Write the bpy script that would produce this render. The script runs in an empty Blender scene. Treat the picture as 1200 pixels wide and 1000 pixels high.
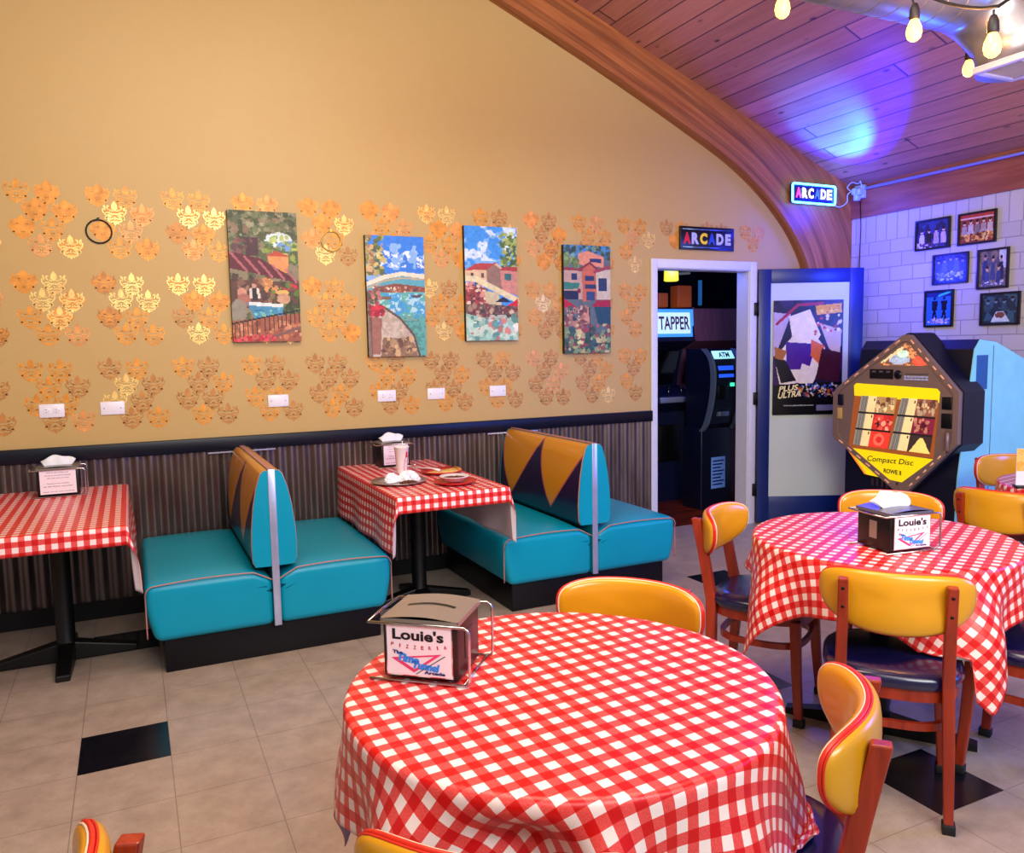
import bpy, bmesh, math, random
import numpy as np
from mathutils import Vector, Matrix
random.seed(7); rng = np.random.RandomState(5)
SC = bpy.context.scene; COL = SC.collection
PI = math.pi
def lin(h):
    if isinstance(h, str):
        h = h.lstrip('#'); c = [int(h[i:i+2], 16)/255 for i in (0, 2, 4)]
    else: c = [x/255 for x in h]
    return tuple(x/12.92 if x <= .04045 else ((x+.055)/1.055)**2.4 for x in c)

# ---------------------------------------------------------------- materials
def nodes(name):
    m = bpy.data.materials.new(name); m.use_nodes = True
    nt = m.node_tree; b = nt.nodes['Principled BSDF']
    return m, nt, b
def N(nt, typ, **kw):
    n = nt.nodes.new(typ)
    for k, v in kw.items():
        if k.startswith('i_'):
            key = k[2:]; key = int(key) if key.isdigit() else key.replace('_', ' ')
            n.inputs[key].default_value = v
        else: setattr(n, k, v)
    return n
def L(nt, a, b): nt.links.new(a, b)
def math_(nt, op, a, b=None, c=None):
    n = nt.nodes.new('ShaderNodeMath'); n.operation = op
    for i, x in enumerate((a, b, c)):
        if x is None: continue
        if isinstance(x, (int, float)): n.inputs[i].default_value = x
        else: nt.links.new(x, n.inputs[i])
    return n.outputs[0]
def mixc(nt, f, a, b):
    n = nt.nodes.new('ShaderNodeMix'); n.data_type = 'RGBA'
    for s, x in ((0, f), (6, a), (7, b)):
        if isinstance(x, (int, float)): n.inputs[s].default_value = x
        elif isinstance(x, tuple): n.inputs[s].default_value = (*x[:3], 1)
        else: nt.links.new(x, n.inputs[s])
    return n.outputs[2]
def mat(name, col, rough=.5, metal=0., noise=.06, scale=30., bump=0., emit=None, es=0., coat=0., spec=.5):
    m, nt, b = nodes(name); c = lin(col)
    b.inputs['Roughness'].default_value = rough; b.inputs['Metallic'].default_value = metal
    b.inputs['Specular IOR Level'].default_value = spec
    b.inputs['Coat Weight'].default_value = coat; b.inputs['Coat Roughness'].default_value = .15
    tc = N(nt, 'ShaderNodeTexCoord'); nz = N(nt, 'ShaderNodeTexNoise', i_Scale=scale, i_Detail=4.)
    L(nt, tc.outputs['Object'], nz.inputs['Vector'])
    L(nt, mixc(nt, nz.outputs[0], tuple(x*(1-noise*2) for x in c), tuple(min(1, x*(1+noise*2)) for x in c)), b.inputs['Base Color'])
    if bump:
        bp = N(nt, 'ShaderNodeBump', i_Strength=bump, i_Distance=.01); L(nt, nz.outputs[0], bp.inputs['Height']); L(nt, bp.outputs[0], b.inputs['Normal'])
    if emit is not None:
        b.inputs['Emission Color'].default_value = (*lin(emit), 1); b.inputs['Emission Strength'].default_value = es
    return m
def printed(name, rough=.5, es=0., bump=0.):
    m, nt, b = nodes(name); a = N(nt, 'ShaderNodeAttribute', attribute_name='Col')
    L(nt, a.outputs['Color'], b.inputs['Base Color']); b.inputs['Roughness'].default_value = rough
    if es: L(nt, a.outputs['Color'], b.inputs['Emission Color']); b.inputs['Emission Strength'].default_value = es
    if bump:
        tc = N(nt, 'ShaderNodeTexCoord'); nz = N(nt, 'ShaderNodeTexNoise', i_Scale=160., i_Detail=3.)
        L(nt, tc.outputs['Object'], nz.inputs['Vector'])
        bp = N(nt, 'ShaderNodeBump', i_Strength=bump, i_Distance=.002); L(nt, nz.outputs[0], bp.inputs['Height']); L(nt, bp.outputs[0], b.inputs['Normal'])
    return m

def wood_mat(name, c1, c2, rough=.45, scale=(3, 60, 60), uv=False, lam=0.):
    m, nt, b = nodes(name); tc = N(nt, 'ShaderNodeTexCoord'); mp = N(nt, 'ShaderNodeMapping')
    mp.inputs['Scale'].default_value = scale
    L(nt, tc.outputs['UV' if uv else 'Object'], mp.inputs['Vector'])
    nz = N(nt, 'ShaderNodeTexNoise', i_Scale=1., i_Detail=6., i_Roughness=.6, i_Distortion=.6); L(nt, mp.outputs[0], nz.inputs['Vector'])
    r = N(nt, 'ShaderNodeMapRange', i_1=.3, i_2=.7); L(nt, nz.outputs[0], r.inputs[0])
    col = mixc(nt, r.outputs[0], lin(c1), lin(c2))
    if lam:
        s = N(nt, 'ShaderNodeSeparateXYZ'); L(nt, tc.outputs['UV'], s.inputs[0])
        v = math_(nt, 'DIVIDE', s.outputs[1], lam); fr = math_(nt, 'FRACT', v); fl = math_(nt, 'FLOOR', v)
        wn = N(nt, 'ShaderNodeTexWhiteNoise', noise_dimensions='1D'); L(nt, fl, wn.inputs['W'])
        k = math_(nt, 'MULTIPLY_ADD', wn.outputs[0], .5, .72)
        ln = math_(nt, 'GREATER_THAN', math_(nt, 'ABSOLUTE', math_(nt, 'SUBTRACT', fr, .5)), .46)
        k2 = math_(nt, 'MULTIPLY', k, math_(nt, 'SUBTRACT', 1., math_(nt, 'MULTIPLY', ln, .35)))
        vm = N(nt, 'ShaderNodeVectorMath', operation='SCALE'); L(nt, col, vm.inputs[0]); L(nt, k2, vm.inputs['Scale']); col = vm.outputs[0]
    L(nt, col, b.inputs['Base Color']); b.inputs['Roughness'].default_value = rough
    bp = N(nt, 'ShaderNodeBump', i_Strength=.15, i_Distance=.005); L(nt, nz.outputs[0], bp.inputs['Height']); L(nt, bp.outputs[0], b.inputs['Normal'])
    return m

# ---------------------------------------------------------------- mesh builder
FONTC = {}
def text_geo(s, bold=0., serif=False):
    k = (s, bold)
    if k in FONTC: return FONTC[k]
    cu = bpy.data.curves.new('t', 'FONT'); cu.body = s; cu.size = 1; cu.offset = bold; cu.resolution_u = 3; cu.fill_mode = 'FRONT'
    o = bpy.data.objects.new('t', cu); COL.objects.link(o); bpy.context.view_layer.update()
    dg = bpy.context.evaluated_depsgraph_get(); me = bpy.data.meshes.new_from_object(o.evaluated_get(dg))
    v = [tuple(x.co) for x in me.vertices]; f = [tuple(p.vertices) for p in me.polygons]
    bpy.data.objects.remove(o); bpy.data.meshes.remove(me); bpy.data.curves.remove(cu)
    xs = [p[0] for p in v]; ys = [p[1] for p in v]
    r = ([((p[0]-min(xs))/(max(xs)-min(xs)), (p[1]-min(ys))/(max(ys)-min(ys))) for p in v], f, (max(xs)-min(xs))/(max(ys)-min(ys)))
    FONTC[k] = r; return r
class MB:
    def __init__(s): s.v = []; s.f = []; s.mi = []; s.mats = []; s.uv = {}; s.smooth = []; s.T = Matrix.Identity(4)
    def m(s, mt):
        if mt not in s.mats: s.mats.append(mt)
        return s.mats.index(mt)
    def add(s, vs, fs, mt, sm=False, uvs=None):
        b = len(s.v); i = s.m(mt)
        s.v += [tuple(s.T @ Vector(p)) for p in vs]
        for k, f in enumerate(fs):
            s.f.append([b+j for j in f]); s.mi.append(i); s.smooth.append(sm)
            if uvs is not None: s.uv[len(s.f)-1] = [uvs[j] for j in f]
        return s
    def box(s, a, b, mt, bev=0.):
        x0, x1 = sorted((a[0], b[0])); y0, y1 = sorted((a[1], b[1])); z0, z1 = sorted((a[2], b[2]))
        if not bev:
            vs = [(x, y, z) for z in (z0, z1) for y in (y0, y1) for x in (x0, x1)]
            return s.add(vs, [(0, 2, 3, 1), (4, 5, 7, 6), (0, 1, 5, 4), (2, 6, 7, 3), (0, 4, 6, 2), (1, 3, 7, 5)], mt)
        bm = bmesh.new(); bmesh.ops.create_cube(bm, size=1)
        for v in bm.verts: v.co = ((x0+x1)/2+v.co.x*(x1-x0), (y0+y1)/2+v.co.y*(y1-y0), (z0+z1)/2+v.co.z*(z1-z0))
        bmesh.ops.bevel(bm, geom=bm.edges[:], offset=bev, segments=3 if bev > .008 else 2, affect='EDGES', profile=.5)
        return s.bm(bm, mt, True)
    def bm(s, bm, mt, sm=False):
        bm.verts.index_update(); vs = [tuple(v.co) for v in bm.verts]; fs = [[v.index for v in f.verts] for f in bm.faces]; bm.free()
        return s.add(vs, fs, mt, sm)
    def grid(s, fn, nu, nv, mt, closeu=False, closev=False, sm=True, uvfn=None, flip=False):
        vs = []; uvs = []
        for j in range(nv+(0 if closev else 1)):
            for i in range(nu+(0 if closeu else 1)):
                vs.append(fn(i/nu, j/nv)); uvs.append(uvfn(i/nu, j/nv) if uvfn else None)
        W = nu+(0 if closeu else 1); H = nv+(0 if closev else 1); fs = []
        for j in range(nv):
            for i in range(nu):
                a, b, c, d = j*W+i, j*W+(i+1) % W, ((j+1) % H)*W+(i+1) % W, ((j+1) % H)*W+i
                fs.append((a, d, c, b) if flip else (a, b, c, d))
        return s.add(vs, fs, mt, sm, uvs if uvfn else None)
    def tube(s, pts, r, mt, n=8, closed=False, caps=True):
        P = [Vector(p) for p in pts]; K = len(P); up = Vector((0, 0, 1)); prev = None; vs = []
        for i in range(K):
            t = (P[(i+1) % K]-P[i-1]) if closed else (P[min(i+1, K-1)]-P[max(i-1, 0)])
            t.normalize()
            if prev is None:
                a = up if abs(t.z) < .9 else Vector((1, 0, 0)); u = t.cross(a).normalized()
            else: u = (prev-t*prev.dot(t)).normalized()
            prev = u; w = t.cross(u); rr = r[i] if isinstance(r, (list, tuple)) else r
            vs += [tuple(P[i]+(u*math.cos(2*PI*k/n)+w*math.sin(2*PI*k/n))*rr) for k in range(n)]
        fs = []
        for i in range(K if closed else K-1):
            for k in range(n):
                a = i*n+k; b = i*n+(k+1) % n; c = ((i+1) % K)*n+(k+1) % n; d = ((i+1) % K)*n+k; fs.append((a, b, c, d))
        if not closed and caps: fs += [tuple(range(n))[::-1], tuple((K-1)*n+k for k in range(n))]
        return s.add(vs, fs, mt, True)
    def lathe(s, prof, mt, n=24, c=(0, 0, 0), sm=True):
        vs = []; K = len(prof)
        for r, z in prof: vs += [(c[0]+r*math.cos(2*PI*k/n), c[1]+r*math.sin(2*PI*k/n), c[2]+z) for k in range(n)]
        fs = [(i*n+k, i*n+(k+1) % n, (i+1)*n+(k+1) % n, (i+1)*n+k) for i in range(K-1) for k in range(n)]
        if prof[0][0] > 1e-5: fs.append(tuple(range(n))[::-1])
        if prof[-1][0] > 1e-5: fs.append(tuple((K-1)*n+k for k in range(n)))
        return s.add(vs, fs, mt, sm)
    def prism(s, poly, axis, a, b, mt, cap=True):
        """poly = 2D outline; axis 'y': poly in xz; 'x': poly in yz; 'z': poly in xy"""
        def P(p, t): return {'y': (p[0], t, p[1]), 'x': (t, p[0], p[1]), 'z': (p[0], p[1], t)}[axis]
        n = len(poly); vs = [P(p, a) for p in poly]+[P(p, b) for p in poly]
        fs = [(i, (i+1) % n, n+(i+1) % n, n+i) for i in range(n)]+[tuple(range(n))[::-1], tuple(range(n, 2*n))]
        return s.add(vs, fs, mt)
    def flat(s, poly, y, mt): # thin polygon in the xz plane facing -y
        return s.add([(p[0], y, p[1]) for p in poly], [tuple(range(len(poly)))], mt)
    def text(s, t, o, ux, uz, w, h, mt, bold=0., shear=0.):
        v, f, asp = text_geo(t, bold); o = Vector(o); ux = Vector(ux).normalized(); uz = Vector(uz).normalized()
        if w is None: w = asp*h
        return s.add([tuple(o+ux*((p[0]-.5)*w+shear*(p[1]-.5)*h)+uz*((p[1]-.5)*h)) for p in v], f, mt)
    def build(s, name, parent=None, loc=None, rotz=0, bevel=0., solid=None):
        me = bpy.data.meshes.new(name); me.from_pydata(s.v, [], s.f)
        for mt in s.mats: me.materials.append(mt)
        me.polygons.foreach_set('material_index', s.mi); me.polygons.foreach_set('use_smooth', s.smooth)
        if s.uv:
            u = me.uv_layers.new(name='UVMap')
            for fi, c in s.uv.items():
                for k, li in enumerate(me.polygons[fi].loop_indices): u.data[li].uv = c[k]
        me.update()
        bm = bmesh.new(); bm.from_mesh(me); bmesh.ops.remove_doubles(bm, verts=bm.verts, dist=1e-5)
        if not getattr(s, 'open', False): bmesh.ops.recalc_face_normals(bm, faces=bm.faces)
        bm.to_mesh(me); bm.free()
        o = bpy.data.objects.new(name, me); COL.objects.link(o)
        if parent: o.parent = parent
        if loc: o.location = loc
        o.rotation_euler.z = rotz
        if bevel:
            b = o.modifiers.new('b', 'BEVEL'); b.width = bevel; b.segments = 2; b.limit_method = 'ANGLE'
        return o
def thing(name, label, cat, loc=(0, 0, 0), rotz=0, group=None):
    o = bpy.data.objects.new(name, None); COL.objects.link(o); o.location = loc; o.rotation_euler.z = rotz
    o.empty_display_size = .1
    o['label'] = label; o['category'] = cat
    if group: o['group'] = group
    return o
def tag(o, label, cat, group=None, kind=None):
    o['label'] = label; o['category'] = cat
    if group: o['group'] = group
    if kind: o['kind'] = kind
    return o
def struct(o, label, cat): return tag(o, label, cat, kind='structure')
def dup(root, loc, rotz, label, group=None):
    r = root.copy(); COL.objects.link(r); r.location = loc; r.rotation_euler = (0, 0, rotz); r['label'] = label
    if group: r['group'] = group
    for ch in list(root.children):
        c = ch.copy(); COL.objects.link(c); c.parent = r
        for g in ch.children:
            d = g.copy(); COL.objects.link(d); d.parent = c
    return r
def arc(c, r, a0, a1, n): return [(c[0]+r*math.cos(a0+(a1-a0)*i/n), c[1]+r*math.sin(a0+(a1-a0)*i/n)) for i in range(n+1)]

# ---------------------------------------------------------------- raster artwork (colour per small face)
class Ras:
    def __init__(s, w, h, col):
        s.w, s.h = w, h; s.a = np.zeros((h, w, 3)); s.a[:] = lin(col)
        s.V, s.U = np.meshgrid((np.arange(h)+.5)/h, (np.arange(w)+.5)/w, indexing='ij')
        s.n1 = s.noise(6); s.n2 = s.noise(18)
    def noise(s, k):
        out = np.zeros((s.h, s.w)); amp = 1
        for kk in (k, k*2, k*4):
            hh = max(2, int(kk*s.h/s.w)+1); g = rng.rand(hh+1, kk+1)
            x = s.U*(kk-1e-3); y = s.V*(hh-1e-3); xi = x.astype(int); yi = y.astype(int); fx = x-xi; fy = y-yi
            fx = fx*fx*(3-2*fx); fy = fy*fy*(3-2*fy)
            out += amp*((g[yi, xi]*(1-fx)+g[yi, xi+1]*fx)*(1-fy)+(g[yi+1, xi]*(1-fx)+g[yi+1, xi+1]*fx)*fy); amp *= .55
        return out/1.85
    def put(s, msk, c, k=1.):
        c = np.array(lin(c)) if not isinstance(c, np.ndarray) else c
        mk = (msk*k)[..., None] if msk.dtype != bool else (msk.astype(float)*k)[..., None]
        s.a = s.a*(1-mk)+c*mk; return s
    def poly(s, pts, c, k=1.):
        x, y = s.U, s.V; ins = np.zeros(x.shape, bool); n = len(pts)
        for i in range(n):
            x0, y0 = pts[i]; x1, y1 = pts[(i+1) % n]
            if y0 == y1: continue
            cond = ((y0 > y) != (y1 > y)) & (x < (x1-x0)*(y-y0)/(y1-y0)+x0); ins ^= cond
        return s.put(ins, c, k)
    def ell(s, cx, cy, rx, ry, c, k=1., rag=.35):
        d = ((s.U-cx)/rx)**2+((s.V-cy)/ry)**2+(s.n2-.5)*rag*2; return s.put(d < 1, c, k)
    def line(s, pts, wd, c, k=1.):
        asp = s.h/s.w
        for (x0, y0), (x1, y1) in zip(pts[:-1], pts[1:]):
            dx, dy = x1-x0, (y1-y0)*asp; l2 = dx*dx+dy*dy+1e-9
            t = np.clip(((s.U-x0)*dx+(s.V-y0)*asp*dy)/l2, 0, 1)
            d = np.hypot(s.U-x0-t*dx, (s.V-y0)*asp-t*dy); s.put(d < wd, c, k)
        return s
    def spots(s, box, n, size, cols, k=.9):
        for _ in range(int(n*2.0)):
            cx = box[0]+(box[2]-box[0])*rng.rand(); cy = box[1]+(box[3]-box[1])*rng.rand(); z = size*(.35+.7*rng.rand())
            c = np.array(lin(cols[rng.randint(len(cols))]))*(.75+.5*rng.rand()); s.ell(cx, cy, z*(.7+.6*rng.rand()), z*s.w/s.h*(.6+.6*rng.rand()), np.clip(c, 0, 1), k, 1.1)
        return s
    def brush(s, k=.25): s.a = np.clip(s.a*(1+(s.n2-.5)[..., None]*k*2+(rng.rand(s.h, s.w, 1)-.5)*k*.7), 0, 1); return s
    def mesh(s, name, w, h, mt, parent, loc=(0, 0, 0), outline=None):
        """panel in local xz plane facing -y, centre bottom at loc"""
        xs = np.linspace(-w/2, w/2, s.w+1); zs = np.linspace(h, 0, s.h+1)
        X, Z = np.meshgrid(xs, zs); V = np.stack([X+loc[0], np.full_like(X, loc[1]), Z+loc[2]], -1).reshape(-1, 3)
        I = (np.arange(s.h)[:, None]*(s.w+1)+np.arange(s.w)[None, :]).reshape(-1)
        F = np.stack([I, I+s.w+1, I+s.w+2, I+1], 1)
        C = s.a.reshape(-1, 3)
        if outline is not None:
            Ras_ = Ras.__new__(Ras); m2 = np.zeros((s.h, s.w), bool); x, y = s.U, s.V
            for i in range(len(outline)):
                x0, y0 = outline[i]; x1, y1 = outline[(i+1) % len(outline)]
                if y0 == y1: continue
                m2 ^= ((y0 > y) != (y1 > y)) & (x < (x1-x0)*(y-y0)/(y1-y0)+x0)
            keep = m2.reshape(-1); F = F[keep]; C = C[keep]
        me = bpy.data.meshes.new(name); me.from_pydata(V.tolist(), [], F.tolist())
        ca = me.color_attributes.new('Col', 'FLOAT_COLOR', 'CORNER')
        cc = np.repeat(np.c_[C, np.ones(len(C))], 4, 0).astype(np.float32); ca.data.foreach_set('color', cc.reshape(-1))
        me.materials.append(mt); me.update()
        o = bpy.data.objects.new(name, me); COL.objects.link(o)
        if parent: o.parent = parent
        return o
PRINT = printed('canvas_print', .55, bump=.4); PHOTO = printed('glossy_print', .25); GLOW = printed('backlit_print', .4, es=.7); PAPER = printed('paper_print', .6)

# ---------------------------------------------------------------- camera
H = 1.47166; D = 4.94542; F_ = 935.66; yaw, pit, rol = .44432, .10004, -.01865
fw = Vector((math.sin(yaw)*math.cos(pit), math.cos(yaw)*math.cos(pit), -math.sin(pit)))
r0 = Vector((math.cos(yaw), -math.sin(yaw), 0)); u0 = r0.cross(fw)
rr = r0*math.cos(rol)+u0*math.sin(rol); uu = -r0*math.sin(rol)+u0*math.cos(rol)
cd = bpy.data.cameras.new('camera'); cam = bpy.data.objects.new('camera', cd); COL.objects.link(cam)
cd.sensor_fit = 'HORIZONTAL'; cd.sensor_width = 36; cd.lens = F_/1200*36; cd.clip_start = .02
M = Matrix((rr, uu, -fw)).transposed().to_4x4(); M.translation = (0, -D, H); cam.matrix_world = M
SC.camera = cam

W = 5.46 # right wall
def ceil_z(x): return 3.765-.398*(x-2.82)
RX = .5  # ridge

# ================================================================ SETTING
# ---- yellow wall with metallic damask stencils
def wall_mat():
    m, nt, b = nodes('golden_wall_paint'); tc = N(nt, 'ShaderNodeTexCoord')
    n1 = N(nt, 'ShaderNodeTexNoise', i_Scale=.7, i_Detail=3.); n2 = N(nt, 'ShaderNodeTexNoise', i_Scale=14., i_Detail=6.)
    L(nt, tc.outputs['Object'], n1.inputs['Vector']); L(nt, tc.outputs['Object'], n2.inputs['Vector'])
    c = mixc(nt, n1.outputs[0], lin('#c39e56'), lin('#c3a86e')); c = mixc(nt, math_(nt, 'MULTIPLY', n2.outputs[0], .25), c, lin('#b69048'))
    L(nt, c, b.inputs['Base Color']); b.inputs['Roughness'].default_value = .5
    bp = N(nt, 'ShaderNodeBump', i_Strength=.12, i_Distance=.004); L(nt, n2.outputs[0], bp.inputs['Height']); L(nt, bp.outputs[0], b.inputs['Normal'])
    return m
def gold_mat(name, c, metal, rough):
    m, nt, b = nodes(name); tc = N(nt, 'ShaderNodeTexCoord'); n2 = N(nt, 'ShaderNodeTexNoise', i_Scale=18., i_Detail=5.)
    L(nt, tc.outputs['Object'], n2.inputs['Vector']); r = N(nt, 'ShaderNodeMapRange', i_1=.35, i_2=.65); L(nt, n2.outputs[0], r.inputs[0])
    L(nt, mixc(nt, r.outputs[0], lin(c), tuple(min(1, x*1.5) for x in lin(c))), b.inputs['Base Color'])
    b.inputs['Metallic'].default_value = metal; b.inputs['Roughness'].default_value = rough; return m
M_wall = wall_mat()
GOLDS = [gold_mat('stencil_bronze', '#ab7434', .12, .45), gold_mat('stencil_amber', '#cc8626', .15, .4), gold_mat('stencil_glint_gold', '#eab868', .3, .35), gold_mat('stencil_copper', '#cf8c4a', .15, .4)]
M_smudge = gold_mat('stencil_wash', '#c88632', .0, .5)
mb = MB()
WALLTOP = [(W, 0), (W, ceil_z(W)+.02), (RX, ceil_z(RX)+.02), (-4.2, ceil_z(RX)-1.2), (-4.2, 0), (3.557, 0), (3.557, 2.035), (4.449, 2.035), (4.449, 0)]
mb.prism(WALLTOP, 'y', 0, .12, M_wall)
def leaf(mb, cx, cz, ang, ln, wd, mt, y=-.0012):
    pts = []; ca, sa = math.cos(ang), math.sin(ang)
    for t, w_ in ((0, .25), (.3, 1), (.65, .8), (1, 0)):
        pts.append((t*ln, w_*wd/2))
    pts += [(t*ln, -w_*wd/2) for t, w_ in ((.65, .8), (.3, 1), (0, .25))]
    mb.flat([(cx+p[0]*ca-p[1]*sa, cz+p[0]*sa+p[1]*ca) for p in pts][::-1], y, mt)
def curl(mb, cx, cz, r, a0, a1, w0, mt, s=1, y=-.0012):
    n = 6; vs = []
    for i in range(n+1):
        t = i/n; a = a0+(a1-a0)*t; w_ = w0*(1-.75*t); rad = r*(1-.35*t)
        for q in (rad-w_/2, rad+w_/2): vs.append((cx+s*q*math.cos(a), y, cz+q*math.sin(a)))
    mb.add(vs, [(2*i, 2*i+1, 2*i+3, 2*i+2) if s < 0 else (2*i, 2*i+2, 2*i+3, 2*i+1) for i in range(n)], mt)
def ribbon(mb, pts, w0, w1, mt, y=-.0012):
    n = len(pts); vs = []
    for i, p in enumerate(pts):
        a = pts[max(i-1, 0)]; b = pts[min(i+1, n-1)]; tx, tz = b[0]-a[0], b[1]-a[1]; l = math.hypot(tx, tz) or 1; t = i/(n-1); w_ = (w0*(1-t)+w1*t)/2
        vs += [(p[0]-tz/l*w_, y, p[1]+tx/l*w_), (p[0]+tz/l*w_, y, p[1]-tx/l*w_)]
    mb.add(vs, [(2*i, 2*i+2, 2*i+3, 2*i+1) for i in range(n-1)], mt)
MOT = [([(.012, -.014), (.028, -.018), (.044, -.012), (.056, .004), (.058, .018), (.050, .023), (.045, .014)], .004, .008),
       ([(.008, .008), (.019, .018), (.029, .016), (.036, .026), (.033, .037), (.025, .034)], .005, .008),
       ([(.001, -.004), (.013, -.007), (.025, .001), (.036, .003), (.045, -.001)], .008, .005),
       ([(.003, -.025), (.018, -.033), (.034, -.031), (.047, -.020)], .006, .010),
       ([(.003, -.041), (.013, -.048), (.025, -.047), (.035, -.038)], .005, .009)]
def motif(mb, x, z, sc, mt):
    leaf(mb, x, z+.010, PI/2, .054, .032, mt); leaf(mb, x, z-.044, -PI/2, .024, .016, mt); leaf(mb, x, z-.018, -PI/2, .020, .014, mt)
    for s in (-1, 1):
        for P, a, b in MOT: ribbon(mb, [(x+s*p[0], z+p[1]) for p in P], a, b, mt)
        leaf(mb, x+s*.044, z+.020, PI/2-s*.35, .026, .011, mt); leaf(mb, x+s*.020, z-.010, (0 if s > 0 else PI), .018, .009, mt)
        leaf(mb, x+s*.016, z+.010, PI/2-s*1.0, .014, .009, mt); leaf(mb, x+s*.036, z-.024, -s*.6+(0 if s > 0 else PI), .018, .009, mt)
        leaf(mb, x+s*.018, z-.020, -s*.3+(0 if s > 0 else PI), .016, .008, mt); leaf(mb, x+s*.008, z-.052, -PI/2+s*1.1, .014, .007, mt)
bi = 0
rsm = random.Random(3)
for row, zt in enumerate((2.328, 1.858, 1.392)):
    for c in range(-4, 14):
        bx = -.477+.3755*c+(.004*row)
        if row == 2: bx -= .005
        for rw in range(4):
            for cc in range(2):
                x = bx+cc*.137+(.070 if rw % 2 else 0)+rw*.008; z = zt-rw*.0925-cc*.004
                if -.08+3.5 < x < 4.63 and z < 2.19: continue
                if x > 4.55 and z < 2.34 or x > 4.68: continue
                t = (x+.6)/5.4
                w_ = [.15+.5*t+(.45 if row == 2 else 0), .55, .34*(1-t) if row < 2 else .03, .22 if row == 0 else .06]  # tones brighten leftward: string light reflection put into the colour
                if row == 0: w_[0] *= .5
                mt = rsm.choices(GOLDS, w_)[0]
                if row < 2 and c == 0 and row == 1 and (rw, cc) in ((0, 1), (1, 0), (1, 1), (2, 1)): mt = GOLDS[2]
                motif(mb, x, z, 1.0, mt)
                # soft wash of paint that crept under the stencil on the upper rows
                if row < 2 and rsm.random() < (.75 if row == 0 else .3)*(1.1-t*1.1):
                    pts = [(x+.066*math.cos(a)*(1 if k % 3 == 0 else .78)*(.9+.2*rsm.random()), z+.062*math.sin(a)*(1 if k % 3 == 0 else .74)*(.9+.2*rsm.random())) for k, a in [(k, -k*PI/6) for k in range(12)]]
                    mb.flat(pts, -.0006, M_smudge)
mb.open = True
wall = mb.build('wall_back'); struct(wall, 'tall golden yellow wall with metallic damask stencilling in three rows', 'wall')

# ---- floor, individual 30 cm vinyl tiles, a few black
T_ = .3048; OX, OY = -.25166, 3.07457-D
def tile_mat(name, c1, c2, rough):
    m, nt, b = nodes(name); tc = N(nt, 'ShaderNodeTexCoord'); n = N(nt, 'ShaderNodeTexNoise', i_Scale=9., i_Detail=8., i_Roughness=.65)
    n2 = N(nt, 'ShaderNodeTexNoise', i_Scale=140., i_Detail=3.)
    L(nt, tc.outputs['Object'], n.inputs['Vector']); L(nt, tc.outputs['Object'], n2.inputs['Vector'])
    r = N(nt, 'ShaderNodeMapRange', i_1=.3, i_2=.7); L(nt, n.outputs[0], r.inputs[0])
    c = mixc(nt, r.outputs[0], lin(c1), lin(c2))
    sp = math_(nt, 'GREATER_THAN', n2.outputs[0], .66); c = mixc(nt, math_(nt, 'MULTIPLY', sp, .35), c, lin('#6b4c3a'))
    s = N(nt, 'ShaderNodeSeparateXYZ'); L(nt, tc.outputs['Object'], s.inputs[0])
    e = None
    for k, off in ((0, OX), (1, OY)):
        fr = math_(nt, 'FRACT', math_(nt, 'DIVIDE', math_(nt, 'SUBTRACT', s.outputs[k], off-30*T_), T_))
        ln = math_(nt, 'GREATER_THAN', math_(nt, 'ABSOLUTE', math_(nt, 'SUBTRACT', fr, .5)), .4955)
        e = ln if e is None else math_(nt, 'MAXIMUM', e, ln)
    c = mixc(nt, math_(nt, 'MULTIPLY', e, .55), c, lin('#3a2a20'))
    L(nt, c, b.inputs['Base Color'])
    L(nt, math_(nt, 'MULTIPLY_ADD', n.outputs[0], .2, rough-.1), b.inputs['Roughness'])
    return m
M_tile = tile_mat('cream_vinyl_tile', '#988678', '#b4a294', .33); M_black = tile_mat('black_vinyl_tile', '#0c0d14', '#12131c', .22)
mb = MB(); black = {(0, 0), (0, 4), (8, -5), (8, -2), (11, 2), (-4, -3), (-5, 1), (4, -8), (0, -7), (14, -4), (12, -9)}
for i in range(-14, 19):
    for j in range(-15, 7):
        x0, x1 = OX+i*T_, min(OX+(i+1)*T_, W); y0, y1 = OY+j*T_, min(OY+(j+1)*T_, .12)
        if x0 >= W or y0 >= .12: continue
        mb.add([(x0, y0, 0), (x1, y0, 0), (x1, y1, 0), (x0, y1, 0)], [(0, 1, 2, 3)], M_black if (i, j) in black else M_tile)
mb.open = True
struct(mb.build('floor'), 'speckled beige vinyl tile floor with scattered black tiles', 'floor')

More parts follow.
